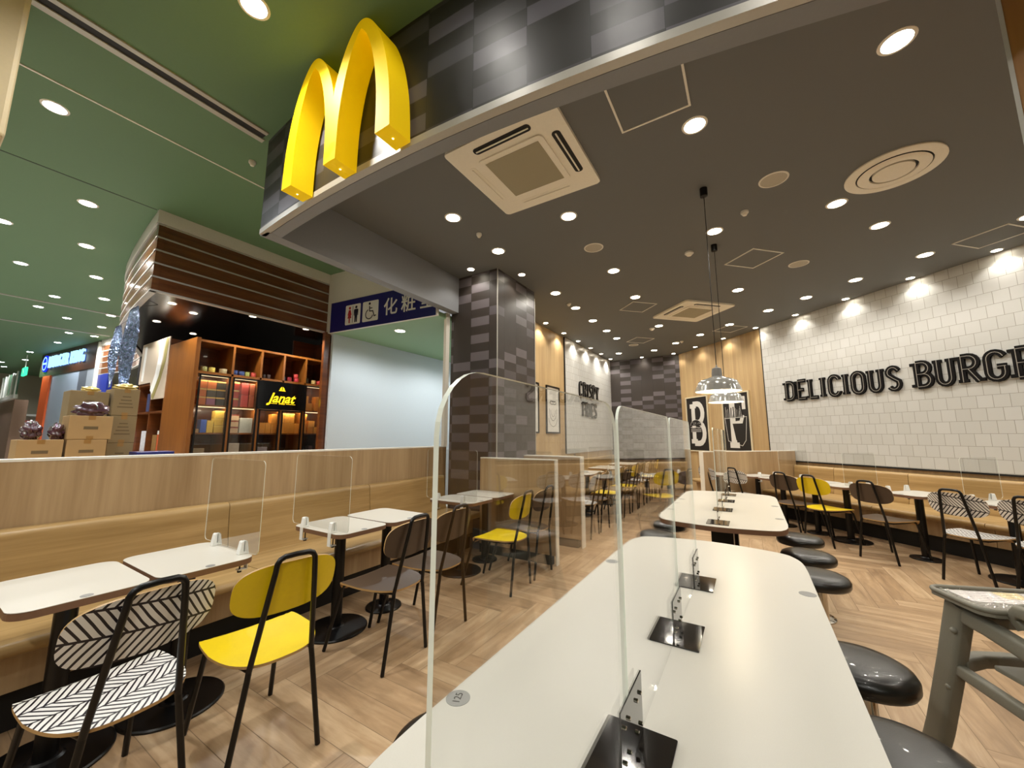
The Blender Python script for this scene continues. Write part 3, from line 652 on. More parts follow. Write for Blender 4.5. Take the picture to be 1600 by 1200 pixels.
for s, who in ((-4.8545, 'left of the brown chair'), (-3.9345, 'behind the yellow chair'), (-2.8055, 'behind the striped chair')):
    p = NS(5.62, s); small_sheet(p.x, p.y, D(45), 'clear sheet at the right wall %s' % who, .56, .42)
for y in (5.0145, 6.4145, 7.8145): small_sheet(-2.66, y, 0, 'clear sheet between the far left tables, %s' % {5.0145: 'nearest', 6.4145: 'middle', 7.8145: 'farthest'}[y], .5, .42)
for y, w_ in ((5.0145, 'first'), (6.4145, 'third'), (7.8145, 'fifth')):
    clip(-2.5, y, PI, 'white clip on the far left table, %s from the partitions' % w_, GK)

# ------------------------------------------------------------------ benches
def bench(name, label, L, wood_m, back_off, loc, rz, group):
    """local: y along the bench, x=0 at the seat nose, wall towards -x"""
    t = thing(name, label, 'bench', loc, rz, group); g = .003
    def xz(prof, y0, y1, bm): prism(bm, prof, y0, y1, xf=lambda a, b, c: Vector((a, c, b)))
    B = back_off
    bm = BM(); pr_ = [(-B + .06, .385), (-.035, .385)] + [(-.04 + .038 * math.cos(u), .4175 + .0325 * math.sin(u)) for u in [(-PI / 2 + PI * k / 10) for k in range(1, 11)]] + [(-.3, .446), (-B + .06, .44)]
    xz(pr_, g, L - g, bm); obj('seat', bm, wood_m, t, smooth=40)
    bm = BM(); top = .86; xb = -B
    pr_ = [(xb + .005, .25), (xb + .15, .25), (xb + .14, .445)] + [(xb + .11, .6), (xb + .095, .76)] + [(xb + .055 + .038 * math.cos(u), top - .04 + .04 * math.sin(u)) for u in [PI * k / 10 for k in range(0, 8)]] + [(xb + .005, top - .002)]
    xz(pr_, g, L - g, bm); obj('backrest', bm, wood_m, t, smooth=40)
    bm = BM(); box(bm, -B + .02, -.15, g, L - g, .19, .385); obj('front_panel', bm, 'oak', t)
    bm = BM(); box(bm, -B + .02, -.20, 0, L, 0, .19); obj('plinth', bm, 'blackmatte', t)
GBN = 'wooden bench units along the low wall'
for y0, y1, lb in ((-1.3, 1.49, 'curved oak bench unit in the near left corner below the low wall'), (1.49, 2.80, 'oak bench unit behind the near brown chair'), (2.80, 3.985, 'oak bench unit ending at the tiled column')):
    bench('wall_bench', lb, y1 - y0, 'bench_y', .725, (-2.87, y0, 0), 0, GBN)
for i in range(4):
    bench('wall_bench', 'oak bench unit along the far left wall, %s from the column' % ORD[i], 1.48, 'bench_y', .525, (-2.87, 5.05 + 1.48 * i, 0), 0, 'wooden bench units along the far left wall')
sj = [-7.8, -6.9, -5.86]
def rbench(s0, s1, lb):
    p = NS(5.9, s0); bench('wall_bench', lb, s1 - s0, 'bench_y', WALL_N - 5.9, (p.x, p.y, 0), D(225), 'wooden bench units along the tiled wall')
# local +y runs towards smaller s when turned by 225 degrees
rbench(-7.6, -5.92, 'oak bench unit behind the far right partition')
for s0, s1, lb in ((-5.74, -5.05, 'short oak bench unit at the far right partition'), (-5.05, -4.05, 'oak bench unit behind the brown and yellow chairs'), (-4.05, -2.98, 'oak bench unit behind the brown chair at the right wall'),
                   (-2.98, -1.93, 'oak bench unit at the right border of the photo'), (-1.93, -.9, 'oak bench unit right of the frame'), (-.9, .15, 'oak bench unit farthest right, outside the frame')):
    rbench(s0, s1, lb)
# partitions
def partition(label, L, th, loc, rz, h=1.115):
    t = thing('partition_screen', label, 'partition', loc, rz, 'low oak partitions with white edges')
    bm = BM(); box(bm, 0, L - .012, -th / 2, th / 2, .1, h - .012); obj('panel', bm, 'oak', t)
    bm = BM(); box(bm, 0, L - .06, -th / 2 + .002, th / 2 - .002, 0, .1); obj('plinth', bm, 'blackmatte', t)
    bm = BM(); box(bm, 0, L, -th / 2, th / 2, h - .012, h); box(bm, L - .012, L, -th / 2, th / 2, 0, h - .012); obj('white_edging', bm, 'cap', t)
partition('low oak partition in front of the tiled column', 1.02, .07, (-2.87, 3.958, 0), 0)
partition('low oak partition just behind the first one, past the column', 1.53, .11, (-3.38, 4.93 - .2, 0), 0)
p = NS(6.72, -5.80); partition('far oak partition between the benches at the right wall', 1.98, .09, (p.x, p.y, 0), D(225))

# ------------------------------------------------------------------ long shared tables with tall clear sheets
def table_outline(y0, y1, xc=-.25, hw=.44):
    pts = []
    def end(yc, sg):
        e = [(hw, yc - sg * .36), (hw - .008, yc - sg * .22), (hw - .035, yc - sg * .13), (hw - .08, yc - sg * .075), (hw - .2, yc - sg * .035), (0, yc), (-hw + .2, yc - sg * .035), (-hw + .08, yc - sg * .075), (-hw + .035, yc - sg * .13), (-hw + .008, yc - sg * .22), (-hw, yc - sg * .36)]
        return [(p.x, p.y) for p in smooth_path([(a, b, 0) for a, b in e], 4)]
    a = end(y1, 1); b = end(y0, -1)[::-1]
    return [(xc + x, y) for x, y in a + b]
def shared_table(label, y0, y1, legs):
    t = thing('shared_table', label, 'table', (0, 0, 0), 0, 'long white shared tables'); pl = table_outline(y0, y1)
    bm = BM(); prism(bm, pl, .728, .73); obj('table_top', bm, 'white', t)
    bm = BM(); prism(bm, pl, .695, .728, bev=.002); obj('edge_band', bm, 'tableedge', t)
    for y in legs:
        bm = BM(); box(bm, -.33, -.17, y - .08, y + .08, .012, .695, bev=.004); l = obj('leg', bm, 'black', t)
        bm = BM(); box(bm, -.50, 0, y - .2, y + .2, 0, .012, bev=.003); obj('foot_plate', bm, 'black', l)
shared_table('long white shared table in the foreground', .36, 2.745, (.85, 2.2)); shared_table('farther white shared table under the hanging lamps', 3.2, 5.24, (3.75, 4.7))
def tall_sheet(label, y0, y1, z0=.735, z1=1.44, x=-.25, r=.07):
    bm = BM(); pl = [(y0, z0), (y1, z0)] + [(y1 - r + r * math.cos(u), z1 - r + r * math.sin(u)) for u in [PI / 2 * k / 8 for k in range(9)]] + [(y0 + r + r * math.cos(u), z1 - r + r * math.sin(u)) for u in [PI / 2 + PI / 2 * k / 8 for k in range(9)]]
    fs = prism(bm, pl, x - .0032, x + .0032, xf=lambda a, b, c: Vector((c, a, b)), mi=0, mi_side=1); fs[2].material_index = 0
    o = obj('clear_screen', bm, ['sheet', 'sheetedge']); tag(o, label, 'clear screen', 'tall clear screens on the shared tables')
tall_sheet('tall clear screen with a rounded corner, closest to the camera', .272, .835); tall_sheet('tall clear screen, second on the near shared table', .85, 1.49, r=.04); tall_sheet('tall clear screen, third on the near shared table', 1.50, 2.03, r=.03)
tall_sheet('tall clear screen at the near end of the far shared table', 3.42, 4.0, r=.03); tall_sheet('tall clear screen in the middle of the far shared table', 4.01, 4.55, r=.03); tall_sheet('tall clear screen at the far end of the far shared table', 4.56, 5.05, r=.03)
def screen_foot(y, label):
    t = thing('screen_stand', label, 'screen stand', (-.25, y, .73), 0, 'smoked black stands of the clear screens')
    bm = BM(); prism(bm, rrect(-.075, .075, -.09, .09, .004, 3), 0, .004); obj('base_plate', bm, 'smoke', t)
    bm = BM()
    for s in (.0032,): box(bm, s, s + .003, -.08, .08, .004, .125, bev=.0008)
    obj('upright_plate', bm, 'smoke', t)
    for yy in (-.06, -.03, .03, .06):
        for zz in (.03, .09):
            bm = BM(); lathe(bm, [(.004, 0), (.004, .004), (.002, .005)], seg=10); bmesh.ops.transform(bm, matrix=Matrix.Translation((.0062, yy, zz)) @ Matrix.Rotation(PI / 2, 4, 'Y'), verts=bm.verts[:]); obj('bolt', bm, 'chrome', t)
for y, lb in ((.865, 'smoked black screen stand at the bottom of the photo'), (1.44, 'smoked black screen stand, second on the near table'), (1.96, 'smoked black screen stand, third on the near table'),
              (3.36, 'dark screen stand at the near end of the far table'), (3.96, 'dark screen stand, second on the far table'), (4.5, 'dark screen stand, third on the far table'), (4.98, 'dark screen stand, last on the far table')): screen_foot(y, lb)
def sticker(x, y, label, num=None, r=.03):
    t = thing('table_sticker', label, 'sticker', (x, y, .7302), 0, 'round grey stickers on the shared tables')
    bm = BM(); lathe(bm, [(r, 0), (r, .0006)], seg=28); obj('disc', bm, 'seal', t)
    if num:
        text(num, .026, (0, .0, .0008), Matrix.Rotation(PI * .62, 4, 'Z'), 'letter', t, 'number', .0002)

# ------------------------------------------------------------------ text helper (built-in font only)
def text(body, size, loc, rot, m, parent=None, name='text', ext=.004, bold=0, shear=0, sx=1, align='CENTER', bev=0, space=1):
    c = bpy.data.curves.new(name, 'FONT'); c.body = body; c.size = size; c.extrude = ext; c.offset = bold; c.shear = shear; c.align_x = align; c.align_y = 'CENTER'; c.space_character = space; c.bevel_depth = bev; c.resolution_u = 4
    o = link(bpy.data.objects.new(name, c)); dg = bpy.context.evaluated_depsgraph_get(); me = bpy.data.meshes.new_from_object(o.evaluated_get(dg))
    bpy.data.objects.remove(o); me.materials.clear(); me.materials.append(M[m] if isinstance(m, str) else m); me.name = name
    me.transform(Matrix.Diagonal((sx, 1, 1, 1))); me.transform(rot); me.transform(Matrix.Translation(Vector(loc)))
    q = link(bpy.data.objects.new(name, me)); q.parent = parent; return q
sticker(-.66, .82, 'round grey number sticker at the left edge of the near shared table', '125')
sticker(.155, 2.06, 'round grey sticker at the right edge of the near shared table'); sticker(-.655, 2.05, 'round grey sticker at the far left edge of the near shared table')
sticker(-.655, 4.13, 'round grey sticker at the left edge of the far shared table'); sticker(.15, 3.75, 'round grey sticker at the right edge of the far shared table'); sticker(.15, 4.4, 'round grey sticker, farther one at the right edge of the far table')

# ------------------------------------------------------------------ stools
def make_stool():
    t = thing('round_stool', 'x', 'stool')
    bm = BM(); lathe(bm, [(.0005, .475), (.10, .474), (.145, .468), (.170, .455), (.180, .437), (.180, .412), (.172, .398), (.15, .392), (.0005, .392)], seg=56, cap0=False, cap1=False); obj('seat', bm, 'vinyl', t, smooth=60)
    bm = BM(); lathe(bm, [(.048, .014), (.048, .392)], seg=32); obj('pole', bm, 'chrome', t, smooth=40)
    bm = BM(); lathe(bm, [(.14, 0), (.14, .006), (.12, .012), (.06, .015)], seg=40); obj('floor_plate', bm, 'chrome', t, smooth=30)
    return t
ST = make_stool(); first = True
for x, y, lb in ((.31, 1.66, 'round black stool at the bottom right, partly under the near shared table'), (.31, 2.2, 'round black stool, second along the right side of the near shared table'),
                 (.31, 3.37, 'round black stool at the right side of the far table, nearest one'), (.32, 3.92, 'round black stool at the right side of the far table, middle one'), (.32, 4.52, 'round black stool at the right side of the far table, farthest one'),
                 (-.835, 1.0, 'round black stool showing only a sliver left of the near shared table'), (-.80, 1.72, 'round black stool almost hidden left of the near shared table'),
                 (-.80, 4.0, 'round black stool at the left side of the far table, nearer one'), (-.78, 4.5, 'round black stool at the left side of the far table, farther one')):
    o = ST if first else dup(ST); first = False
    o.location = (x, y, 0); o['label'] = lb; o['group'] = 'round black stools at the shared tables'
# ------------------------------------------------------------------ drawn letters (slab capitals with a thin inline)
def arc(cx, cy, rx, ry, a0, a1, n=8): return [(cx + rx * math.cos(D(a0 + (a1 - a0) * k / n)), cy + ry * math.sin(D(a0 + (a1 - a0) * k / n))) for k in range(n + 1)]
GL = {
 'D': (.62, [[(.12, 0), (.12, 1)], [(.12, 1)] + arc(.30, .72, .28, .28, 90, 0) + arc(.30, .28, .28, .28, 0, -90) + [(.12, 0)]], [(.06, 0), (.06, 1)]),
 'E': (.58, [[(.12, 0), (.12, 1)], [(.12, 1), (.55, 1)], [(.12, .5), (.42, .5)], [(.12, 0), (.55, 0)]], [(.06, 0), (.06, 1)]),
 'L': (.55, [[(.12, 0), (.12, 1)], [(.12, 0), (.52, 0)]], [(.12, 1), (.06, 0)]),
 'I': (.34, [[(.16, 0), (.16, 1)]], [(.16, 0), (.16, 1)]),
 'C': (.60, [[(.55, .80)] + arc(.33, .75, .23, .25, 20, 180) + arc(.33, .25, .23, .25, 180, 340) + [(.55, .2)]], []),
 'O': (.62, [arc(.31, .72, .24, .28, 0, 180) + arc(.31, .28, .24, .28, 180, 360) + [(.55, .72)]], []),
 'U': (.66, [[(.12, 1)] + arc(.33, .26, .21, .26, 180, 360) + [(.54, 1)]], [(.12, 1), (.54, 1)]),
 'S': (.56, [[(.50, .84)] + arc(.29, .76, .2, .24, 30, 180) + [(.12, .66), (.29, .5), (.47, .36)] + arc(.29, .24, .2, .24, 0, -150)], []),
 'B': (.62, [[(.12, 0), (.12, 1)], [(.12, 1)] + arc(.32, .76, .22, .24, 90, -90) + [(.12, .52)], [(.12, .52)] + arc(.34, .26, .24, .26, 90, -90) + [(.12, 0)]], [(.05, 0), (.05, 1)]),
 'R': (.64, [[(.12, 0), (.12, 1)], [(.12, 1)] + arc(.33, .75, .22, .25, 90, -90) + [(.12, .5)], [(.30, .5), (.58, 0)]], [(.12, 0), (.05, 1), (.6, 0)]),
 'G': (.66, [[(.56, .82)] + arc(.33, .75, .23, .25, 20, 180) + arc(.33, .25, .23, .25, 180, 360) + [(.56, .46)], [(.36, .46), (.6, .46)]], []),
 'P': (.58, [[(.12, 0), (.12, 1)], [(.12, 1)] + arc(.31, .74, .22, .26, 90, -90) + [(.12, .48)]], [(.12, 0), (.05, 1)]),
 'Y': (.62, [[(.08, 1), (.31, .45)], [(.54, 1), (.31, .45)], [(.31, .45), (.31, 0)]], [(.08, 1), (.54, 1), (.31, 0)]),
 'F': (.56, [[(.12, 0), (.12, 1)], [(.12, 1), (.55, 1)], [(.12, .52), (.44, .52)]], [(.12, 0), (.06, 1)]),
}
def ribbon(bm, pts, wd, z0, z1, xf, ext=0, sx=1, sy=1, mi=0):
    P = [Vector((a * sx, b * sy)) for a, b in pts]
    P = [p for i, p in enumerate(P) if i == 0 or (p - P[i - 1]).length > 1e-5]
    if ext:
        P[0] = P[0] - (P[1] - P[0]).normalized() * ext; P[-1] = P[-1] + (P[-1] - P[-2]).normalized() * ext
    L, R_ = [], []
    for i, p in enumerate(P):
        a = (P[i] - P[i - 1]).normalized() if i else (P[1] - P[0]).normalized(); b = (P[i + 1] - P[i]).normalized() if i < len(P) - 1 else a
        t = (a + b); t = t.normalized() if t.length > 1e-4 else a
        n = Vector((-t.y, t.x)); k = 1 / max(.5, n.dot(Vector((-a.y, a.x))))
        L.append(p + n * wd / 2 * k); R_.append(p - n * wd / 2 * k)
    for i in range(len(P) - 1):
        q = [L[i], R_[i], R_[i + 1], L[i + 1]]
        f0 = [bm.verts.new(xf(v.x, v.y, z0)) for v in q]; f1 = [bm.verts.new(xf(v.x, v.y, z1)) for v in q]
        for fs in (f0, f1[::-1], (f0[0], f0[1], f1[1], f1[0]), (f0[1], f0[2], f1[2], f1[1]), (f0[2], f0[3], f1[3], f1[2]), (f0[3], f0[0], f1[0], f1[3])):
            bm.faces.new(fs).material_index = mi
def word(txt, label, h, adv, xf, depth=.03, lw=.195, slant=0, group='black wall lettering', gw=None):
    t = thing('wall_lettering', label, 'lettering', (0, 0, 0), 0, group); u = 0
    for ch in txt:
        gwid, strokes, ser = GL[ch]; k = adv / .70; sx = h * k; off = u
        X = lambda a, b, c, off=off: xf(off + a + slant * b, b, c)
        bm = BM()
        for s in strokes: ribbon(bm, s, lw * h, 0, depth, X, ext=(lw * h * .5 if len(s) == 2 and abs(s[0][0] - s[1][0]) < .01 and False else 0), sx=sx, sy=h)
        for a, b in ser: ribbon(bm, [(a - .15, b + (.05 if b < .5 else -.05)), (a + .15, b + (.05 if b < .5 else -.05))], .12 * h, 0, depth * .98, X, sx=sx, sy=h)
        g = obj('letter', bm, 'letter', t)
        bm = BM()
        for s in strokes: ribbon(bm, s, .020 * h, depth, depth + .002, X, sx=sx, sy=h)
        obj('inline', bm, 'inline', g)
        u += h * k * (gwid + .10)
    return u
def wl(txt): return sum(GL[c][0] + .10 for c in txt)
def rightwall(s0, z0, nn=WALL_N - .012): return lambda a, b, c: NS(nn - c, s0 + a, z0 + b)
def leftwall(y0, z0, xx=LW + .022): return lambda a, b, c: Vector((xx + c, y0 + a, z0 + b))
for txt, s0, s1, z0, h in (('DELICIOUS', -5.83, -3.98, 2.05, .32), ('BURGERS', -3.86, -2.28, 2.05, .33)):
    k = (s1 - s0) / (h * wl(txt)); word(txt, 'black raised word %s on the white tiled wall' % txt, h, .70 * k, rightwall(s0, z0))
for txt, y0, y1, z0, h in (('CRISPY', 8.5, 9.92, 2.32, .33), ('FRIES', 8.68, 9.72, 1.86, .31)):
    k = (y1 - y0) / (h * wl(txt)); word(txt, 'black raised word %s on the far left tiled wall' % txt, h, .70 * k, leftwall(y0, z0))

# ------------------------------------------------------------------ framed posters
def poster(label, xf, w_, h_, frame_m, panel_m, fw=.03):
    t = thing('framed_poster', label, 'poster', (0, 0, 0), 0, 'framed food posters')
    bm = BM()
    for a0, a1, b0, b1 in ((0, w_, 0, fw), (0, w_, h_ - fw, h_), (0, fw, fw, h_ - fw), (w_ - fw, w_, fw, h_ - fw)): prism(bm, [(a0, b0), (a1, b0), (a1, b1), (a0, b1)], .001, .028, xf=xf)
    obj('frame', bm, frame_m, t)
    bm = BM(); prism(bm, [(fw, fw), (w_ - fw, fw), (w_ - fw, h_ - fw), (fw, h_ - fw)], .001, .012, xf=xf); obj('print', bm, panel_m, t)
    return t
xB = rightwall(-8.68, 1.0, WALL_N + .018)
t = poster('black framed poster with a white letter B and a burger', xB, .78, 1.37, 'framecream', 'poster')
bm = BM()
X = lambda a, b, c: xB(.16 + a, .20 + b, c)
for s in GL['B'][1]: ribbon(bm, s, .13, .0125, .014, X, sx=.78, sy=.98)
for b in (.05, .93): ribbon(bm, [(-.02, b), (.2, b)], .11, .0126, .0142, X)
obj('white_letter', bm, 'posterwhite', t)
bm = BM(); bu = lambda a, b, c: xB(.33 + a, .62 + b, c)
prism(bm, [(.19 * math.cos(u), .02 + .14 * math.sin(u)) for u in [PI * k / 16 for k in range(17)]], .0145, .016, xf=bu)
prism(bm, rrect(-.19, .19, -.14, -.04, .03, 4), .0145, .016, xf=bu); obj('burger_drawing', bm, 'poster', t)
bm = BM(); ribbon(bm, arc(0, .02, .195, .145, 0, 180, 16), .008, .016, .0172, bu); ribbon(bm, [(-.19, -.02), (-.1, -.035), (0, -.015), (.1, -.035), (.19, -.02)], .012, .016, .0172, bu)
for b in (-.07, -.10, -.13): ribbon(bm, [(-.18, b), (.18, b)], .009, .016, .0172, bu)
for k in range(22):
    a, b = random.uniform(-.13, .13), random.uniform(.04, .12); ribbon(bm, [(a, b), (a + .012, b + .006)], .006, .016, .0172, bu)
obj('burger_lines', bm, 'posterwhite', t)
xF = rightwall(-7.45, 1.03, WALL_N + .018)
t = poster('black framed poster with a white letter F and a pack of fries', xF, .76, 1.31, 'framecream', 'poster')
bm = BM(); X = lambda a, b, c: xF(.16 + a, .12 + b, c)
ribbon(bm, [(.12, 0), (.12, 1.0)], .15, .0125, .014, X); ribbon(bm, [(.0, .03), (.26, .03)], .12, .0126, .0142, X); ribbon(bm, [(.0, 1.02), (.46, 1.02)], .13, .0126, .0142, X); ribbon(bm, [(.44, 1.08), (.44, .80)], .09, .0127, .0143, X); ribbon(bm, [(.12, .5), (.34, .52), (.40, .68)], .09, .0127, .0143, X)
obj('white_letter', bm, 'posterwhite', t)
bm = BM(); bm2 = BM()
for k in range(11):
    a = .10 + k * .045; q = [(a, .74), (a + random.uniform(-.05, .05), .74 + random.uniform(.14, .27))]
    ribbon(bm, q, .032, .0145, .016, xF); ribbon(bm2, [(q[0][0] - .014, q[0][1]), (q[1][0] - .014, q[1][1])], .006, .016, .0172, xF)
prism(bm, [(.27, .62), (.62, .62), (.58, .2), (.34, .26)], .0145, .0155, xf=xF); obj('fries_drawing', bm, 'poster', t)
ribbon(bm2, [(.06, .76), (.12, .24), (.5, .14), (.60, .26), (.66, .76), (.06, .74)], .010, .016, .0172, xF); obj('fries_lines', bm2, 'posterwhite', t)
for y0, lb, kind in ((6.80, 'white poster with a line drawn smiling mouth, black frame', 0), (5.86, 'white poster with a line drawn hand and fries, black frame', 1)):
    X = leftwall(y0, 1.43, LW + .002); t = poster(lb, X, .62, .96, 'black', 'posterwhite')
    bm = BM(); L_ = cm('pencil_line', '#57524c')
    if kind == 0:
        ribbon(bm, arc(.31, .50, .17, .24, 180, 360, 20), .010, .0125, .014, X); ribbon(bm, arc(.31, .38, .22, .24, 200, 340, 20), .008, .0125, .014, X); ribbon(bm, arc(.31, .50, .11, .16, 190, 350, 14), .008, .0125, .014, X)
        ribbon(bm, [(.17, .62), (.22, .66), (.28, .64), (.31, .66), (.35, .64), (.41, .66), (.46, .62)], .018, .0125, .014, X); ribbon(bm, [(.17, .61), (.25, .585), (.31, .60), (.38, .585), (.46, .61)], .014, .0125, .014, X)
    else:
        for a in (.30, .36, .43, .50): ribbon(bm, [(a - .04, .78), (a, .62)], .014, .0125, .014, X)
        ribbon(bm, [(.20, .3), (.24, .5), (.3, .58), (.42, .62), (.52, .58), (.5, .44), (.44, .34), (.46, .12), (.22, .14)], .009, .0125, .014, X)
    obj('line_drawing', bm, L_, t)

# ------------------------------------------------------------------ corridor, hoarding, toilet sign
bm = BM(); wallstrip(bm, [(-5.5, 3.56), (-5.5, 8.2)], 0, 2.98, .05, 1); struct('wall_hoarding', bm, 'hoard')
bm = BM(); prism(bm, [(-5.52, 3.54), (-3.47, 3.74), (-3.47, 8.2), (-5.52, 8.2)], 2.98, 3.05); struct('ceiling_corridor', bm, 'green2')
bm = BM(); box(bm, -5.55, -3.4, 8.2, 8.3, 0, 3.05); struct('wall_corridor_end', bm, 'hoard')
bkp = [(-5.5, 3.5), (-3.45, 3.70)]
bm = BM(); box(bm, -5.62, -5.49, 3.5, 3.6, 2.98, MALL_Z); struct('wall_bulkhead_end', bm, 'bulk')
bm = BM(); wallstrip(bm, bkp, 2.98, MALL_Z, .04, 1); struct('wall_bulkhead', bm, 'bulk')
bm = BM(); wallstrip(bm, [(LW - .1, 5.0), (LW - .1, 8.3)], 0, 3.0, .02, 1); struct('wall_corridor_right', bm, 'hoard')
t = thing('toilet_sign', 'navy blue hanging band sign with toilet and wheelchair symbols', 'sign')
ev = (Vector((bkp[1][0] - bkp[0][0], bkp[1][1] - bkp[0][1], 0))).normalized(); nv = Vector((ev.y, -ev.x, 0))
SG = lambda a, b, c: Vector((bkp[0][0], bkp[0][1], 2.98)) + ev * a + nv * (c + .001) + Vector((0, 0, b))
bm = BM(); prism(bm, [(0, 0), (2.04, 0), (2.04, .475), (0, .475)], 0, .006, xf=SG); obj('sign_band', bm, 'navy', t)
for a in (.33, .69):
    bm = BM(); prism(bm, rrect(a, a + .315, .075, .385, .02, 4), .006, .008, xf=SG); pl_ = obj('symbol_plate', bm, cm('sign_white', '#e9e9e4', rough=.4), t)
    if a < .5:
        for cx, c in ((a + .09, 'red'), (a + .225, 'dark')):
            bm = BM(); m_ = cm('symbol_' + c, '#b3222c' if c == 'red' else '#14122e')
            prism(bm, [(cx + .022 * math.cos(u), .335 + .022 * math.sin(u)) for u in [2 * PI * k / 14 for k in range(14)]], .008, .0092, xf=SG)
            if c == 'red': body = [(cx - .02, .305), (cx + .02, .305), (cx + .042, .225), (cx + .03, .222), (cx + .018, .26), (cx + .04, .175), (cx + .014, .175), (cx + .012, .1), (cx - .012, .1), (cx - .014, .175), (cx - .04, .175), (cx - .018, .26), (cx - .03, .222), (cx - .042, .225)]
            else: body = [(cx - .035, .305), (cx + .035, .305), (cx + .045, .29), (cx + .045, .205), (cx + .033, .205), (cx + .028, .27), (cx + .026, .1), (cx + .005, .1), (cx, .19), (cx - .005, .1), (cx - .026, .1), (cx - .028, .27), (cx - .033, .205), (cx - .045, .205), (cx - .045, .29)]
            prism(bm, body, .008, .0092, xf=SG); obj('person_symbol', bm, m_, pl_)
        bm = BM(); prism(bm, [(a + .152, .1), (a + .16, .1), (a + .16, .36), (a + .152, .36)], .008, .0092, xf=SG); obj('divider_line', bm, cm('symbol_dark', '#14122e'), pl_)
    else:
        bm = BM(); c0 = a + .14
        prism(bm, [(c0 + .02 * math.cos(u), .345 + .02 * math.sin(u)) for u in [2 * PI * k / 14 for k in range(14)]], .008, .0092, xf=SG)
        ribbon(bm, [(c0, .31), (c0 + .005, .23), (c0 + .07, .225), (c0 + .10, .145), (c0 + .135, .155)], .016, .008, .0092, SG); ribbon(bm, [(c0 + .002, .275), (c0 + .055, .272)], .014, .008, .0092, SG)
        ribbon(bm, arc(c0, .185, .072, .072, 110, 345, 18), .015, .008, .0092, SG); obj('wheelchair_symbol', bm, cm('symbol_dark', '#14122e'), pl_)
ang = math.atan2(ev.y, ev.x); RT = Matrix.Rotation(ang, 4, 'Z') @ Matrix.Rotation(PI / 2, 4, 'X')
for i, ch in enumerate('化粧室'):
    text(ch, .27, SG(1.24 + .33 * i, .225, .008), RT, cm('sign_white', '#e9e9e4', rough=.4), t, 'character', .001, bold=.003)
downlights('corr', [(-4.47, 3.99), (-4.47, 5.6), (-4.47, 7.1)], 'in the low green corridor ceiling', 'corridor downlights', spec=('corridor_downlight', .09, 'lampwhite', 50, (.93, .98, 1), 165, .5, 2.98))

# ------------------------------------------------------------------ tea shop with curved fascia
cur = [(p.x, p.y) for p in smooth_path([(-14.72, 2.84, 0), (-13.2, 2.98, 0), (-11.5, 2.85, 0), (-10, 2.4, 0), (-8.42, 1.80, 0), (-7.42, 1.60, 0), (-6.44, 1.475, 0), (-5.6, 1.39, 0)], 5)]
sh = [(cur[-1][0], cur[-1][1]), (-5.6, 3.52)]
def fascia_piece(z0, z1, out, m, name):
    bm = BM(); wallstrip(bm, [(x, y - out) for x, y in cur] , z0, z1, .06, 1); wallstrip(bm, [(-5.6 + out, 1.39 - out), (-5.6 + out, 3.52)], z0, z1, .06, 1)
    return struct(name, bm, m)
fascia_piece(3.80, MALL_Z, .02, 'bulk', 'wall_shop_fascia_top')
fb = fascia_piece(3.0, 3.80, .0, 'fascia_wood', 'wall_shop_fascia')
for i, z in enumerate((3.785, 3.63, 3.475, 3.32, 3.16, 3.0)): fascia_piece(z - .008, z + .010, .008, 'strip', 'trim_%d' % (10 + i))
bm = BM(); prism(bm, [(x, y + .03) for x, y in cur] + [(-5.63, 3.52), (-5.63, 4.4), (-14.7, 4.6)], 3.02, 3.06); struct('ceiling_shop', bm, 'blacksoffit')
bm = BM(); box(bm, -14.7, -5.55, 4.3, 4.4, 0, 3.0); box(bm, -10.6, -10.5, 2.6, 4.3, 0, 3.0); struct('wall_shop', bm, 'dimwall')
bm = BM(); box(bm, -5.62, -5.56, 3.46, 3.55, 0, 3.0); struct('trim_20', bm, 'darkwood')
downlights('shop', [(-6.03, 1.71), (-6.27, 2.01)], 'under the black shop soffit, front', 'shop soffit downlights', spec=('shop_downlight', .05, 'dim', 45, MALL_C, 130, .5, 3.018))
downlights('shop', [(-7.18, 1.89), (-7.56, 2.45)], 'under the black shop soffit, left', 'shop soffit downlights'); downlights('shop', [(-5.74, 2.5), (-5.74, 3.25)], 'under the black shop soffit, right', 'shop soffit downlights')
# shelf unit
UY = [2.045, 2.43, 2.79, 3.11, 3.45, 3.81]; XF = -6.0; XBk = -6.42
t = thing('display_cabinet', 'tall brown wooden shop cabinet with open cubbies and glass doors', 'cabinet', (0, 0, 0))
bm = BM(); box(bm, -6.9, XF, 1.995, 2.04, 0, 2.65); obj('end_panel', bm, 'cherry', t)
bm = BM(); box(bm, XBk, XF, 3.81, 3.86, 0, 2.95); obj('side_panel', bm, 'darkwood', t)
bm = BM(); box(bm, XBk - .03, XBk, 2.04, 3.86, 0, 2.63); box(bm, XBk - .03, XBk, 3.45, 3.86, 2.63, 2.97); obj('back_panel', bm, 'darkwood', t)
for y in UY[1:-1]:
    bm = BM(); box(bm, XBk, XF, y - .014, y + .014, 0, 2.60); obj('divider', bm, 'cherry', t)
for z in (2.60, 2.185, 1.765, 1.40, 1.0):
    bm = BM(); box(bm, XBk, XF - (0 if z > 2 else .04), 2.04, 3.81, z, z + (.03 if z > 2 else .018)); obj('shelf', bm, 'cherry', t)
for i in range(5):
    a, b = UY[i] + .014, UY[i + 1] - .014; top = 2.18 if i in (0, 1, 4) else 1.76
    bm = BM()
    for y0, y1, z0, z1 in ((a, a + .02, .3, top), (b - .02, b, .3, top), (a, b, top - .02, top), (a, b, .28, .3)): box(bm, XF - .012, XF + .006, y0, y1, z0, z1)
    d = obj('door', bm, 'black', t)
    bm = BM(); box(bm, XF - .006, XF - .002, a + .02, b - .02, .3, top - .02); obj('door_glass', bm, 'glassdark', d)
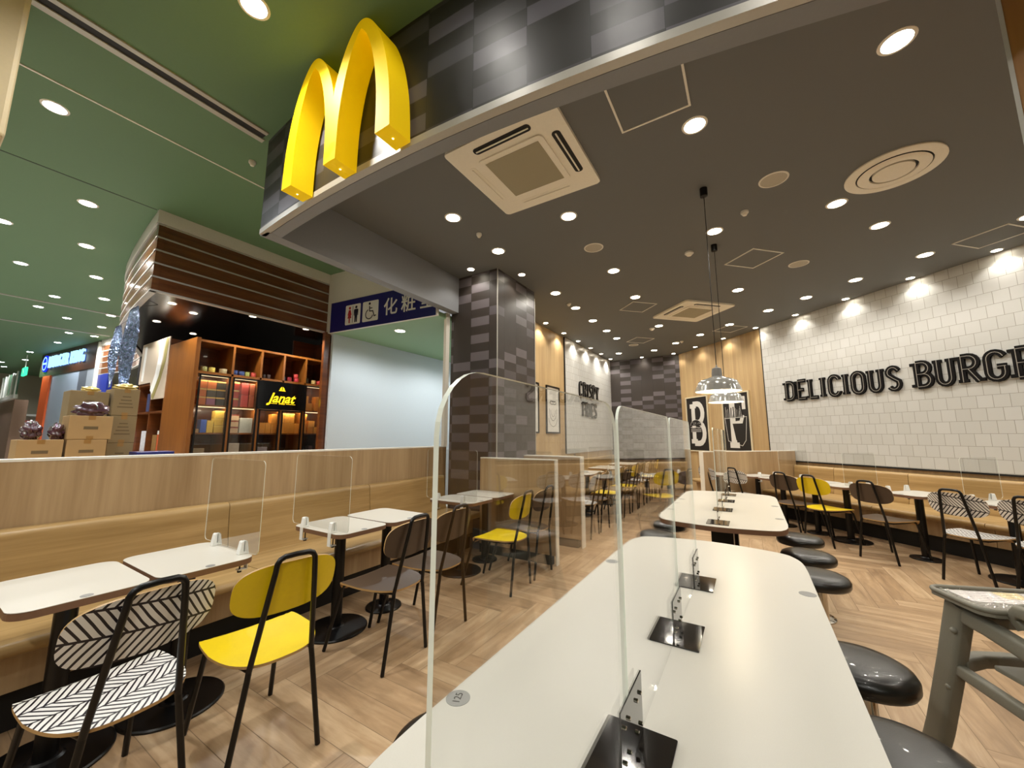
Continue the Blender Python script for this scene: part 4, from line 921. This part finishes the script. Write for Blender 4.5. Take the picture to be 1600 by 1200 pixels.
bm = BM(); box(bm, XF - .02, XF + .012, UY[2] - .02, UY[4] + .014, 1.765, 2.18); sgn = obj('black_sign', bm, cm('black_sign_gloss', '#0d0c0c', rough=.15), t)
RX = Matrix.Rotation(PI / 2, 4, 'Z') @ Matrix.Rotation(PI / 2, 4, 'X'); ye = emis('sign_yellow', '#f7c81c', 1.6)
text('Janat', .20, (XF + .013, 3.10, 1.935), RX, ye, sgn, 'brand_lettering', .002, bold=.003, shear=.35, sx=.95); text('PARIS', .035, (XF + .013, 3.11, 1.856), RX, ye, sgn, 'small_lettering', .001)
bm = BM()
for a, b in ((2.90, 3.04), (3.17, 3.31)): box(bm, XF + .012, XF + .014, a, b, 1.853, 1.858)
prism(bm, [(3.05, 2.05), (3.15, 2.05), (3.14, 2.062), (3.06, 2.062)], 0, .002, xf=lambda a, b, c: Vector((XF + .012 + c, a, b)))
for s in (-1, 1): prism(bm, [(3.10 + s * .006, 2.066), (3.10 + s * .036, 2.066), (3.10 + s * .03, 2.09), (3.10 + s * .006, 2.115)][::s], 0, .002, xf=lambda a, b, c: Vector((XF + .012 + c, a, b)))
obj('emblem', bm, ye, sgn)
# thin warm strip lamps added under the shelves to brighten the goods
for i in range(5):
    for z_ in ((1.755, 2.165) if i in (0, 1, 4) else (1.755,)):
        ym, wy = (UY[i] + UY[i + 1]) / 2, UY[i + 1] - UY[i] - .06
        bm = BM(); box(bm, XF - .055, XF - .045, ym - wy / 2, ym + wy / 2, z_ - .006, z_ + .004); st = obj('fill_strip', bm, emis('fill_strip_warm', '#ffe2b0', 1.2) if 'fill_strip_warm' not in bpy.data.materials else bpy.data.materials['fill_strip_warm'], t)
        l = bpy.data.lights.new('fill_strip_light', 'AREA'); l.shape = 'RECTANGLE'; l.size = wy; l.size_y = .02; l.energy = .9; l.color = (1, .85, .62)
        lo = link(bpy.data.objects.new('fill_strip_light', l)); lo.parent = t; lo.location = (XF - .035, ym, z_ - .008); lo.rotation_euler = (Matrix.Rotation(D(48), 4, 'Y') @ Matrix.Rotation(PI / 2, 4, 'Z')).to_euler()
# goods in the cabinet
def tin(y, z, r, h, c, label, x=XF - .09):
    t_ = thing('tea_tin', label, 'tin', (x, y, z), 0, 'round tins in the open cubbies')
    bm = BM(); lathe(bm, [(r * .93, 0), (r, .004), (r, h * .8), (r * .97, h * .82)], seg=20); obj('tin_body', bm, cm('tin_' + c, c, rough=.3, vary=.5, bscale=60), t_, smooth=40)
    bm = BM(); lathe(bm, [(r * 1.02, h * .82), (r * 1.02, h * .97), (r * .95, h)], seg=20); obj('lid', bm, cm('tin_' + c, c), t_, smooth=40)
zz = 2.2155
for i, (y, c, lb, r) in enumerate(((2.13, '#8c8a52', 'pale green patterned', .036), (2.22, '#cdb85a', 'yellow', .036), (2.35, '#c9bd94', 'cream', .044), (2.49, '#2c3a63', 'dark blue patterned', .036), (2.575, '#39466e', 'blue patterned', .036), (2.65, '#8d8f4a', 'olive', .03), (2.73, '#b1473a', 'red', .034),
    (2.87, '#2b2320', 'dark brown', .026), (2.94, '#3a2d28', 'brown', .022), (3.157, '#2f3f58', 'blue', .026), (3.245, '#8d3038', 'dark red patterned', .032), (3.35, '#a8323a', 'bright red', .036), (3.51, '#2e2c22', 'tall blackish', .036), (3.64, '#b99d62', 'tan', .034), (3.73, '#b1382e', 'orange red', .034))):
    cub = sum(y > u for u in UY[1:5]); tin(y, zz, r, (.09 if 'tall' in lb else .07), c, '%s round tin in the %s open cubby from the left' % (lb, ['first', 'second', 'third', 'fourth', 'fifth'][cub]))
tin(3.34, zz + .072, .033, .06, '#b5403c', 'red round tin standing on the bright red tin, fourth cubby')
def carton(name, x0, x1, y0, y1, z0, z1, m, label, cat, group, lidm=None, bev=.002):
    t_ = thing(name, label, cat, ((x0 + x1) / 2, (y0 + y1) / 2, z0), 0, group); w1, w2, h = (x1 - x0) / 2, (y1 - y0) / 2, z1 - z0
    bm = BM(); box(bm, -w1, w1, -w2, w2, 0, h * .82 if lidm else h, bev=bev); obj('box_body', bm, m, t_)
    if lidm: bm = BM(); box(bm, -w1 - .001, w1 + .001, -w2 - .001, w2 + .001, h * .82, h, bev=bev * .5); obj('lid', bm, lidm, t_)
    return t_
def gift(y, z, w_, h, c, label, lid=None):
    carton('gift_box', XF - .17, XF - .06, y, y + w_, z, z + h, cm('gift_' + c, c, rough=.4, vary=.15, bscale=40), label, 'box', 'boxed goods behind the cabinet glass', cm('gift_' + lid, lid, rough=.4) if lid else None)
z = 1.784
for r in range(3):
    for k in range(3):
        c = [['#b8683a', '#45403a', '#3d3a36'], ['#b8683a', '#4a463f', '#3d3a36'], ['#b8683a', '#b8683a', '#423e36']][r][k]
        if r == 0 and k == 1: c = '#8a5a78'
        nm = {'#b8683a': 'orange', '#45403a': 'dark', '#3d3a36': 'black', '#4a463f': 'dark grey', '#423e36': 'dark olive', '#8a5a78': 'purple'}[c]
        gift(2.075 + k * .108, z + r * .108, .1, .105, c, '%s boxed tea behind the first glass door, %s row, %s' % (nm, ['bottom', 'middle', 'top'][r], ['left', 'centre', 'right'][k]), '#c9a760')
for r in range(3): gift(2.455, z + r * .115, .1, .11, '#9c3226', 'dark red box with gold lid, second glass door, %s of three' % ['bottom', 'middle', 'top'][r], '#c9a760')
for k, (y, w_) in enumerate(((2.585, .09), (2.69, .065))):
    for r in range(2): gift(y, z + r * .17, w_, .165, '#b8504a' if k == 0 else '#b86a50', 'tall %s box behind the second glass door, %s' % (['red', 'salmon'][k], ['lower', 'upper'][r]))
z = 1.419
for r in range(3): gift(2.30, z + r * .098, .105, .095, '#c9aa48', 'yellow box with a dark slot, first glass door, %s of three' % ['bottom', 'middle', 'top'][r], '#d4b858')
gift(2.15, z, .065, .17, '#3f5fae', 'blue carton behind the first glass door'); gift(2.22, z, .07, .16, '#cdae4c', 'upright yellow carton beside the blue carton')
gift(2.075, 1.419, .06, .05, '#a88a60', 'low tan box in the corner of the first glass door')
for r in range(3): gift(2.455, z + r * .085, .13, .08, '#c0a684', 'flat cream box behind the second glass door, %s of three' % ['bottom', 'middle', 'top'][r], '#8d3a2c')
gift(2.60, z, .16, .21, '#b9bdb4', 'large pale patterned box behind the second glass door')
for k in range(3): gift(2.86 + k * .08, z, .075, .15, '#c98a3a', 'orange carton behind the third glass door, lower row, %s from the left' % ['first', 'second', 'third'][k])
gift(3.02, z + .152, .075, .13, '#c98a3a', 'orange carton standing on the others behind the third glass door')
for r in range(2):
    for k in range(4 - r): gift(3.13 + k * .0765, z + r * .152, .074, .15, '#cf8f3c', 'orange carton behind the fourth glass door, %s row, %s from the left' % (['lower', 'upper'][r], ['first', 'second', 'third', 'fourth'][k]))
for k, (y, zq, w_, h, nm) in enumerate(((3.475, z, .08, .1, 'bottom left'), (3.58, z, .09, .1, 'bottom centre'), (3.685, z, .09, .1, 'bottom right'), (3.475, z + .102, .08, .1, 'second row left'), (3.59, z + .102, .1, .1, 'second row right'), (3.475, z + .204, .08, .1, 'third row'),
        (3.475, 1.784, .15, .12, 'upper shelf left'), (3.68, 1.784, .1, .12, 'upper shelf right'), (3.49, 1.905, .07, .11, 'upper shelf stacked left'), (3.68, 1.905, .1, .11, 'upper shelf stacked right'))):
    gift(y, zq, w_, h, '#c9822f' if k % 2 else '#cf9040', 'orange box behind the fifth glass door, %s' % nm)
for (y, w_, h, c, lb) in ((2.46, .16, .26, '#b3a79a', 'pale patterned box on the lowest visible shelf'), (2.86, .13, .2, '#8a7f86', 'grey violet box on the lowest visible shelf'), (3.49, .06, .2, '#4a4a50', 'dark grey canister on the lowest shelf, left'), (3.62, .06, .2, '#6a4a48', 'brown canister on the lowest shelf, right'), (2.10, .12, .2, '#8d7a62', 'tan box on the lowest visible shelf')):
    gift(y, 1.019, w_, h, c, lb)
# side display facing the passage
t = thing('side_display', 'dark wooden shop display with a ribbon graphic panel, left of the cabinet', 'display shelf')
bm = BM()
for x in (-8.0, -7.44, -6.94): box(bm, x, x + .035, 2.0, 2.35, 0, 2.75)
for z in (2.72, 2.12, 1.70, 1.12): box(bm, -7.97, -6.94, 2.0, 2.35, z, z + .03)
box(bm, -8.0, -6.9, 2.35, 2.38, 0, 2.75); obj('shelf_frame', bm, 'darkwood', t)
PX = lambda a, b, c: Vector((-7.99 + a, 1.998 - c, 2.0 + b))
bm = BM(); prism(bm, [(0, .16), (.5, .16), (.62, -.1), (1.09, -.1), (1.09, .78), (0, .78)], 0, .012, xf=PX); g = obj('graphic_panel', bm, cm('panel_cream', '#b9a893', rough=.5), t)
bm = BM(); ribbon(bm, [(.66, -.08), (.86, .2), (.97, .45), (1.0, .77)], .1, .012, .014, PX); obj('olive_ribbon', bm, cm('olive_print', '#8c8048', rough=.5), g)
bm = BM(); ribbon(bm, [(.60, .0), (.74, .25), (.80, .5), (.80, .77)], .16, .012, .0135, PX); obj('white_ribbon', bm, 'posterwhite', g)
bm = BM(); ribbon(bm, [(.14, .2), (.17, .74)], .09, .012, .0135, PX); obj('white_ribbon', bm, 'posterwhite', g)
for (x, z, w_, h, c, lb) in ((-7.86, 1.152, .22, .3, '#c9c6cc', 'white gift bag at the foot of the side display'), (-7.395, 1.152, .17, .24, '#8d6a3c', 'brown patterned gift bag in the side display'), (-7.205, 1.152, .24, .3, '#c4582a', 'orange gift bag with a white top in the side display'), (-7.8, 1.732, .12, .28, '#3a3f63', 'dark blue bottle box in the side display'), (-7.66, 1.732, .12, .28, '#8b87a0', 'pale violet bottle box in the side display')):
    carton('gift_bag', x, x + w_, 2.06, 2.2, z, z + h, cm('bag_' + c, c, rough=.5, vary=.3, bscale=30), lb, 'gift bag', 'goods in the side display', cm('bag_top', '#dcd8d2') if 'white top' in lb else None)
# glitter banners
gm = mat('silver_blue_foil', '#7f90b0', .16, .9, bump=1, bscale=28, vary=.8)
gm.node_tree.nodes['Bump'].inputs['Distance'].default_value = .25
for (x0, y0, x1, z0, z1, lb) in ((-6.46, 1.44, -6.16, 1.70, 2.93, 'long blue and silver foil banner hanging from the shop corner'), (-7.35, 1.52, -7.12, 2.02, 2.86, 'shorter blue and silver foil banner hanging left of the long one')):
    t = thing('foil_banner', lb, 'banner', (0, 0, 0), 0, 'foil banners under the curved fascia')
    bm = BM(); n = 24; P = []
    for k in range(n + 1):
        q = k / n; z = z1 - (z1 - z0) * q; tw = .35 * math.sin(q * 3.5); wq = (x1 - x0) * (1 - .45 * q) / 2; cx = (x0 + x1) / 2 + .03 * math.sin(q * 9) - .05 * q
        P.append([bm.verts.new((cx + s * wq * math.cos(tw) , y0 + s * wq * math.sin(tw) + dy, z)) for s, dy in ((-1, 0), (1, 0), (1, .004), (-1, .004))])
    for A, B_ in zip(P, P[1:]):
        for j in range(4): bm.faces.new((A[j], A[(j + 1) % 4], B_[(j + 1) % 4], B_[j]))
    bm.faces.new(P[0]); bm.faces.new(P[-1][::-1]); obj('foil', bm, gm, t, smooth=60)
    bm = BM(); tube(bm, [((x0 + x1) / 2 - .12, y0, z1), ((x0 + x1) / 2 + .12, y0, z1)], .006, 6); tube(bm, [((x0 + x1) / 2, y0, z1), ((x0 + x1) / 2 + .05, 1.64, 3.02)], .003, 6); obj('hanger', bm, 'black', t)

# ------------------------------------------------------------------ stock behind the low wall
t = thing('stock_table', 'plain table carrying the cardboard boxes behind the low wall', 'table', (-5.3, 1.0, 0))
bm = BM(); box(bm, -.45, .42, -.75, .75, .93, .96); obj('table_top', bm, 'cap', t)
for a in (-.4, .37):
    for b in (-.7, .7): bm = BM(); box(bm, a - .02, a + .02, b - .02, b + .02, 0, .93); obj('leg', bm, 'neck', t)
def cbox(x1, y0, y1, z0, z1, label, d=.27, m='card', side=None):
    t_ = thing('cardboard_box', label, 'box', (x1 - d / 2, (y0 + y1) / 2, z0), random.uniform(-.02, .02), 'cardboard boxes behind the low wall'); w2, h = (y1 - y0) / 2, z1 - z0 - .002
    bm = BM(); box(bm, -d / 2, d / 2, -w2, w2, 0, h, bev=.004); obj('carton', bm, m, t_)
    bm = BM(); box(bm, -d / 2 - .0008, d / 2 + .0012, -.022, .022, h - .035, h + .0008); obj('tape', bm, 'tape', t_)
    bm = BM(); box(bm, d / 2, d / 2 + .0012, -.022, .022, 0, .03); obj('tape', bm, 'tape', t_)
    bm = BM()
    if m == 'card': box(bm, d / 2, d / 2 + .001, -.045, .045, h * .42, h * .55)
    else:
        for k in range(4): box(bm, d / 2, d / 2 + .001, -.06 + .01 * k, .055 - .008 * k, h * (.3 + .13 * k), h * (.34 + .13 * k))
    obj('printed_mark', bm, 'ink', t_)
cbox(-5.02, .575, .825, 1.145, 1.345, 'plain cardboard box, leftmost behind the low wall'); cbox(-5.02, .845, 1.09, 1.145, 1.345, 'plain cardboard box under the taped box with purple goods')
cbox(-5.02, .84, 1.11, 1.345, 1.555, 'plain cardboard box carrying the purple wrapped goods')
cbox(-5.02, .575, .825, .96, 1.143, 'cardboard box at the bottom left, mostly hidden by the low wall'); cbox(-5.02, .845, 1.09, .96, 1.143, 'cardboard box at the bottom centre, mostly hidden by the low wall')
zz = .96
for i, h in enumerate((.26, .26, .32)):
    cbox(-5.33, .87, 1.13, zz, zz + h, ['lowest', 'middle', 'open topped'][i] + ' printed carton of the rear left stack', m='card' if i < 2 else 'carddark'); zz += h
zz = .96
for i, h in enumerate((.35, .265, .265)):
    cbox(-5.28, 1.145, 1.335, zz, zz + h, ['lowest', 'middle', 'topmost'][i] + ' printed brown carton of the rear right stack', m='carddark'); zz += h
t = thing('blue_crate', 'dark blue plastic crate right of the cardboard boxes', 'crate', (-5.1, 1.40, .96))
bm = BM(); box(bm, -.1, .1, -.1, .17, 0, .255, bev=.006); obj('crate_body', bm, cm('blue_plastic', '#1f2a72', rough=.35), t)
bm = BM(); box(bm, -.108, .108, -.108, .178, .22, .262, bev=.004); obj('rim', bm, cm('blue_plastic', '#1f2a72'), t)
def bag(x, y, z, sx, sy, sz, label, m='bag', rot=0):
    bm = BM(); bmesh.ops.create_icosphere(bm, subdivisions=4, radius=1); rs = random.Random(label)
    ph = [rs.uniform(0, 6) for _ in range(6)]
    for v in bm.verts:
        c = v.co; k = 1 + .16 * math.sin(c.x * 6 + ph[0]) * math.sin(c.y * 7 + ph[1]) + .12 * math.sin(c.z * 9 + ph[2] + c.x * 5) + .06 * math.sin(c.y * 17 + ph[3] + c.z * 11)
        v.co = Vector((c.x * sx * k, c.y * sy * k, max(-sz * .8, c.z * sz * k)))
    lo = min(v.co.z for v in bm.verts)
    for v in bm.verts: v.co.z -= lo
    o = obj('wrapped_goods', bm, m, smooth=80); o.location = (x, y, z); o.rotation_euler = (0, 0, rot); tag(o, label, 'wrapped goods', 'goods in clear film on the boxes')
bag(-5.15, .99, 1.554, .08, .105, .07, 'purple goods in shiny film on the topmost plain box'); bag(-5.15, .655, 1.344, .08, .055, .085, 'purple goods in shiny film on the leftmost box, left bag'); bag(-5.15, .795, 1.344, .07, .045, .075, 'purple goods in shiny film on the leftmost box, right bag')
bag(-5.47, 1.02, 1.80, .06, .06, .03, 'yellow crumpled film on the rear left stack', cm('yellow_film', '#cdb765', rough=.3)); bag(-5.43, 1.26, 1.84, .07, .08, .035, 'yellow crumpled film on the rear right stack', cm('yellow_film', '#cdb765'))

# ------------------------------------------------------------------ far side of the mall passage
Av, Bv = Vector((-20.0, 2.32, 0)), Vector((-14.75, 2.835, 0)); e2 = (Bv - Av).normalized(); n2 = Vector((e2.y, -e2.x, 0)); LB = (Bv - Av).length
BK = lambda a, b, c: Av + e2 * a + n2 * c + Vector((0, 0, b))
def xa(x): return (x + 20.0) / e2.x
bm = BM(); prism(bm, [(.9, 3.22), (LB, 3.22), (LB, MALL_Z), (.9, MALL_Z)], -.1, 0, xf=BK); struct('wall_burger_fascia', bm, cm('brown_fascia', '#4a2c1c', rough=.4))
for i, (x0, x1, c) in enumerate(((-18.7, -18.1, '#e0622c'), (-18.1, -16.05, '#aab6c4'), (-16.05, -15.5, '#6c7078'), (-15.5, -14.85, '#a9b0b8'))):
    bm = BM(); prism(bm, [(xa(x0), 0), (xa(x1), 0), (xa(x1), 3.22), (xa(x0), 3.22)], -.1, -.02 if i else .02, xf=BK); struct('wall_counter_%d' % i, bm, cm('far_panel_%d' % i, c, rough=.4))
bm = BM(); prism(bm, [(xa(-14.82), 0), (xa(-14.74), 0), (xa(-14.74), 3.9), (xa(-14.82), 3.9)], -.1, .05, xf=BK); struct('trim_30', bm, 'cap')
bm = BM(); prism(bm, [(xa(-14.7), 0), (xa(-14.1), 0), (xa(-14.1), 3.0), (xa(-14.7), 3.0)], -.1, .0, xf=BK); struct('wall_blue_panel', bm, cm('blue_panel', '#26348c', rough=.4))
t = thing('burger_sign', 'glowing blue white BURGER KING letters with a round emblem on the brown fascia', 'sign', (0, 0, 0))
se = emis('sign_blue_white', '#a8e6ff', 1.0); sb = emis('sign_blue_glow', '#1f35d8', .8)
RB = Matrix.Rotation(math.atan2(e2.y, e2.x), 4, 'Z') @ Matrix.Rotation(PI / 2, 4, 'X')
text('BURGER KING', .50, BK(xa(-17.0), 3.62, .03), RB, se, t, 'lettering', .02, bold=.004, sx=.76, space=1.12); text('BURGER KING', .50, BK(xa(-17.0), 3.62, .004), RB, sb, t, 'letter_glow_back', .002, bold=.012, sx=.76, space=1.12)
bm = BM(); prism(bm, [(xa(-18.62) + .22 * math.cos(u), 3.62 + .26 * math.sin(u)) for u in [2 * PI * k / 28 for k in range(28)]], .0, .04, xf=BK); em = obj('emblem', bm, sb, t)
bm = BM(); ribbon(bm, [(xa(-18.62) + .17 * math.cos(u), 3.62 + .2 * math.sin(u)) for u in [2 * PI * k / 28 for k in range(29)]], .03, .04, .045, BK); ribbon(bm, [(xa(-18.62) - .13, 3.62), (xa(-18.62) + .13, 3.62)], .06, .04, .045, BK); obj('emblem_lines', bm, se, em)
t = thing('glazed_frame', 'green glazed panel wall with white bars at the left border', 'glazing', (-20.6, 2.15, 0))
bm = BM(); box(bm, -3, .05, 0, .04, 2.75, 3.52); obj('green_glass', bm, cm('green_glass', '#4d7a5c', rough=.15), t)
for a in (-2.9, -2.3, -1.55, -.8, 0): bm = BM(); box(bm, a, a + .07, -.03, 0, 2.75, 3.52); obj('bar', bm, 'cap', t)
bm = BM(); box(bm, -3, .1, -.03, .06, 2.62, 2.75); obj('rail', bm, 'cap', t)
bm = BM(); box(bm, -24, -20.9, 2.2, 2.5, 0, 2.6); struct('wall_far_wood', bm, cm('far_wood', '#a4826a', rough=.6))
bm = BM(); box(bm, -26.1, -26, -8, 5, 0, MALL_Z); struct('wall_mall_far', bm, cm('far_wall', '#b5aa92', rough=.7))
bm = BM(); box(bm, -26, 8, -8.1, -8, 0, MALL_Z); struct('wall_mall_behind', bm, cm('far_wall', '#b5aa92'))
bm = BM(); box(bm, 8.1, 8.2, -8, 3, 0, MALL_Z); struct('wall_mall_right', bm, cm('far_wall', '#b5aa92'))
bm = BM(); box(bm, -30, -14.7, 4.9, 5, 0, MALL_Z); struct('wall_mall_back', bm, cm('far_wall', '#b5aa92'))
t = thing('exit_sign', 'small glowing green exit sign hanging left of the burger restaurant', 'sign', (-19.5, 2.15, 3.28))
bm = BM(); box(bm, -.27, .27, -.03, .03, 0, .26, bev=.01); obj('sign_box', bm, emis('exit_green', '#35d28c', 1.6), t)
bm = BM(); prism(bm, [(-.05, .05), (.02, .12), (.08, .05), (.1, .06), (.04, .16), (.02, .21), (-.04, .2), (-.08, .15), (-.02, .12)], .031, .034, xf=lambda a, b, c: Vector((a, -c, b))); obj('running_figure', bm, 'cap', t)
bm = BM(); box(bm, -.01, .01, -.01, .01, .26, MALL_Z - 3.28 - .001); obj('hanger', bm, 'cap', t)
rr_ = random.Random(3)
for k in range(14):
    x, y = -25.6 + .2 * (k % 3), 1.2 + .33 * (k // 2); c = ['#c7b48a', '#9fb7a0', '#d8d8e6', '#a88ad0', '#c05a4a', '#6fb4c8', '#e0dccb'][k % 7]; z0 = 1.1 if k % 2 == 0 else 1.65
    carton('shop_goods', x, x + .2, y, y + .26, z0, z0 + rr_.uniform(.3, .45), cm('goods_' + c, c, rough=.4), '%s box of goods on the distant shelf, %s column, %s board' % ({'#c7b48a': 'tan', '#9fb7a0': 'pale green', '#d8d8e6': 'white', '#a88ad0': 'violet', '#c05a4a': 'red', '#6fb4c8': 'light blue', '#e0dccb': 'cream'}[c], ORD[k // 2], ['lower', 'upper'][k % 2]), 'box', 'distant shop goods')
t = thing('far_shelf', 'distant bright shop shelf at the end of the passage', 'shelf', (-25.4, 2.4, 0))
for z in (1.07, 1.62, 2.2): bm = BM(); box(bm, -.3, .3, -1.3, 1.3, z, z + .028); obj('board', bm, 'cap', t)
bm = BM(); box(bm, -.34, -.3, -1.3, 1.3, 0, 2.3); obj('back_panel', bm, 'cap', t)
bm = BM(); box(bm, -.3, .3, -1.3, -1.27, 0, 2.3); box(bm, -.3, .3, 1.27, 1.3, 0, 2.3); obj('side_panel', bm, 'cap', t)
# beige hanging fascia at the left border and the lines in the green ceiling
bm = BM(); box(bm, -3.75, -3.09, .03, .153, 2.86, MALL_Z, bev=.02); struct('wall_beige_fascia', bm, 'beige')
bm = BM(); box(bm, -3.49, -3.44, -6, 1.46, MALL_Z - .012, MALL_Z); box(bm, -3.37, -3.33, -6, 1.44, MALL_Z - .012, MALL_Z); struct('trim_40', bm, 'strip')
bm = BM(); box(bm, -3.44, -3.37, -6, 1.44, MALL_Z - .004, MALL_Z); struct('trim_41', bm, 'acdark')
bm = BM(); box(bm, -4.165, -4.15, -6, 3.55, MALL_Z - .006, MALL_Z); struct('trim_42', bm, 'cap')
bm = BM(); box(bm, -5.63, -5.615, -6, 1.36, MALL_Z - .003, MALL_Z); struct('trim_43', bm, cm('dark_joint', '#33402c'))
bm = BM(); box(bm, -11.47, -11.4, -6, 2.7, MALL_Z - .01, MALL_Z); box(bm, -14.02, -13.93, -6, 2.8, MALL_Z - .01, MALL_Z); struct('trim_44', bm, 'strip')

# ------------------------------------------------------------------ grey high chair
t = thing('high_chair', 'grey plastic high chair with a tray at the right border', 'high chair', (.87, 2.37, 0), D(21))
ol = rrect(-.255, .255, -.125, .125, .045, 6)
cut = [(.14, -.125)] + [(.14 * math.cos(u), -.125 + .085 * math.sin(u)) for u in [PI * k / 10 for k in range(1, 10)]] + [(-.14, -.125)]
i0 = max(i for i, p in enumerate(ol) if p[0] < 0 and p[1] < -.1249)
tray = ol[:i0 + 1] + cut[::-1] + ol[i0 + 1:]
bm = BM(); prism(bm, tray, .722, .738, bev=0); obj('tray', bm, 'hc', t)
bm = BM(); P3 = [Vector((a * .985, b * .97, .742)) for a, b in tray]; tube(bm, P3, .010, 8, closed=True); obj('tray_rim', bm, 'hc', t, smooth=60)
def bar(bm, pts, wx, wy):
    pts = [Vector(p) for p in pts]; R = []
    for i, p in enumerate(pts):
        d = (pts[min(i + 1, len(pts) - 1)] - pts[max(0, i - 1)]).normalized(); u = Vector((1, 0, 0)) if abs(d.x) < .8 else Vector((0, 0, 1)); u = (u - d * u.dot(d)).normalized(); v = d.cross(u)
        R.append([bm.verts.new(p + u * a * wx / 2 + v * b * wy / 2) for a, b in rrect(-1, 1, -1, 1, .45, 3)])
    n = len(R[0])
    for A, B_ in zip(R, R[1:]):
        for k in range(n): bm.faces.new((A[k], A[(k + 1) % n], B_[(k + 1) % n], B_[k]))
    bm.faces.new(R[0][::-1]); bm.faces.new(R[-1])
for s in (-1, 1):
    bm = BM(); bar(bm, [(s * .19, .055, .70), (s * .20, .12, .45), (s * .215, .20, .16), (s * .22, .235, .06), (s * .22, .23, .0)], .055, .085); lg = obj('leg', bm, 'hc', t, smooth=40)
    for z, y in ((.60, .045), (.36, .105)): bm = BM(); bmesh.ops.create_icosphere(bm, subdivisions=2, radius=.012, matrix=Matrix.Translation((s * .225, y + .01, z))); obj('bolt', bm, 'hc', lg, smooth=60)
    bm = BM(); bar(bm, [(s * .19, -.36, .74), (s * .20, -.38, .4), (s * .215, -.42, .06), (s * .215, -.42, 0)], .055, .08); obj('leg', bm, 'hc', t, smooth=40)
    bm = BM(); bar(bm, [(s * .192, .05, .665), (s * .192, -.05, .66), (s * .19, -.2, .635), (s * .19, -.36, .66)], .045, .06); obj('upper_rail', bm, 'hc', t, smooth=40)
    bm = BM(); bar(bm, [(s * .20, .10, .44), (s * .20, -.38, .42)], .035, .045); obj('side_rail', bm, 'hc', t, smooth=40)
    bm = BM(); bar(bm, [(s * .22, .20, .07), (s * .22, .05, .045), (s * .22, -.3, .045), (s * .215, -.42, .07)], .055, .05); obj('base_rail', bm, 'hc', t, smooth=40)
    bm = BM(); bar(bm, [(s * .16, -.15, .70), (s * .17, -.13, .735), (s * .18, -.16, .76), (s * .18, -.33, .77)], .035, .04); obj('arm_rest', bm, 'hc', t, smooth=40)
bm = BM(); bar(bm, [(-.19, .09, .46), (-.1, .12, .47), (0, .13, .47), (.1, .12, .47), (.19, .09, .46)], .05, .05); obj('foot_bar', bm, 'hc', t, smooth=40)
bm = BM(); bar(bm, [(-.19, .02, .66), (.19, .02, .66)], .04, .07); obj('tray_support', bm, 'hc', t, smooth=40)
bm = BM(); box(bm, -.17, .17, -.36, -.02, .50, .52, bev=.006); box(bm, -.17, .17, -.39, -.365, .52, .80, bev=.006); obj('seat', bm, 'hc', t)
tr = Matrix.Translation((.87, 2.37, 0)) @ Matrix.Rotation(D(21), 4, 'Z')
bm = BM(); box(bm, -.20, .10, -.02, .10, .7385, .7395); bmesh.ops.transform(bm, matrix=tr, verts=bm.verts[:]); o = obj('paper_sheet', bm, cm('paper', '#e2dfda', rough=.5)); tag(o, 'white paper lying on the high chair tray', 'paper')
bm = BM(); box(bm, -.05, .04, .03, .10, .7397, .7402); bmesh.ops.transform(bm, matrix=tr, verts=bm.verts[:]); q = obj('yellow_print', bm, cm('paper_yellow', '#e6d59a', rough=.5)); q.parent = o
film = glass('crinkled_film', (.97, .96, .97), 1.5)
bm = BM(); N_ = 26
gv = [[bm.verts.new(tr @ Vector((-.235 + .33 * i / N_, -.10 + .2 * j / N_, .7445 + .005 * math.sin(i * 1.3 + j * .7) * math.sin(j * 1.1 - i * .4)))) for j in range(N_ + 1)] for i in range(N_ + 1)]
for i in range(N_):
    for j in range(N_): bm.faces.new((gv[i][j], gv[i + 1][j], gv[i + 1][j + 1], gv[i][j + 1]))
o = obj('plastic_film', bm, film, smooth=80); tag(o, 'crinkled clear plastic film over the paper on the high chair tray', 'plastic film')
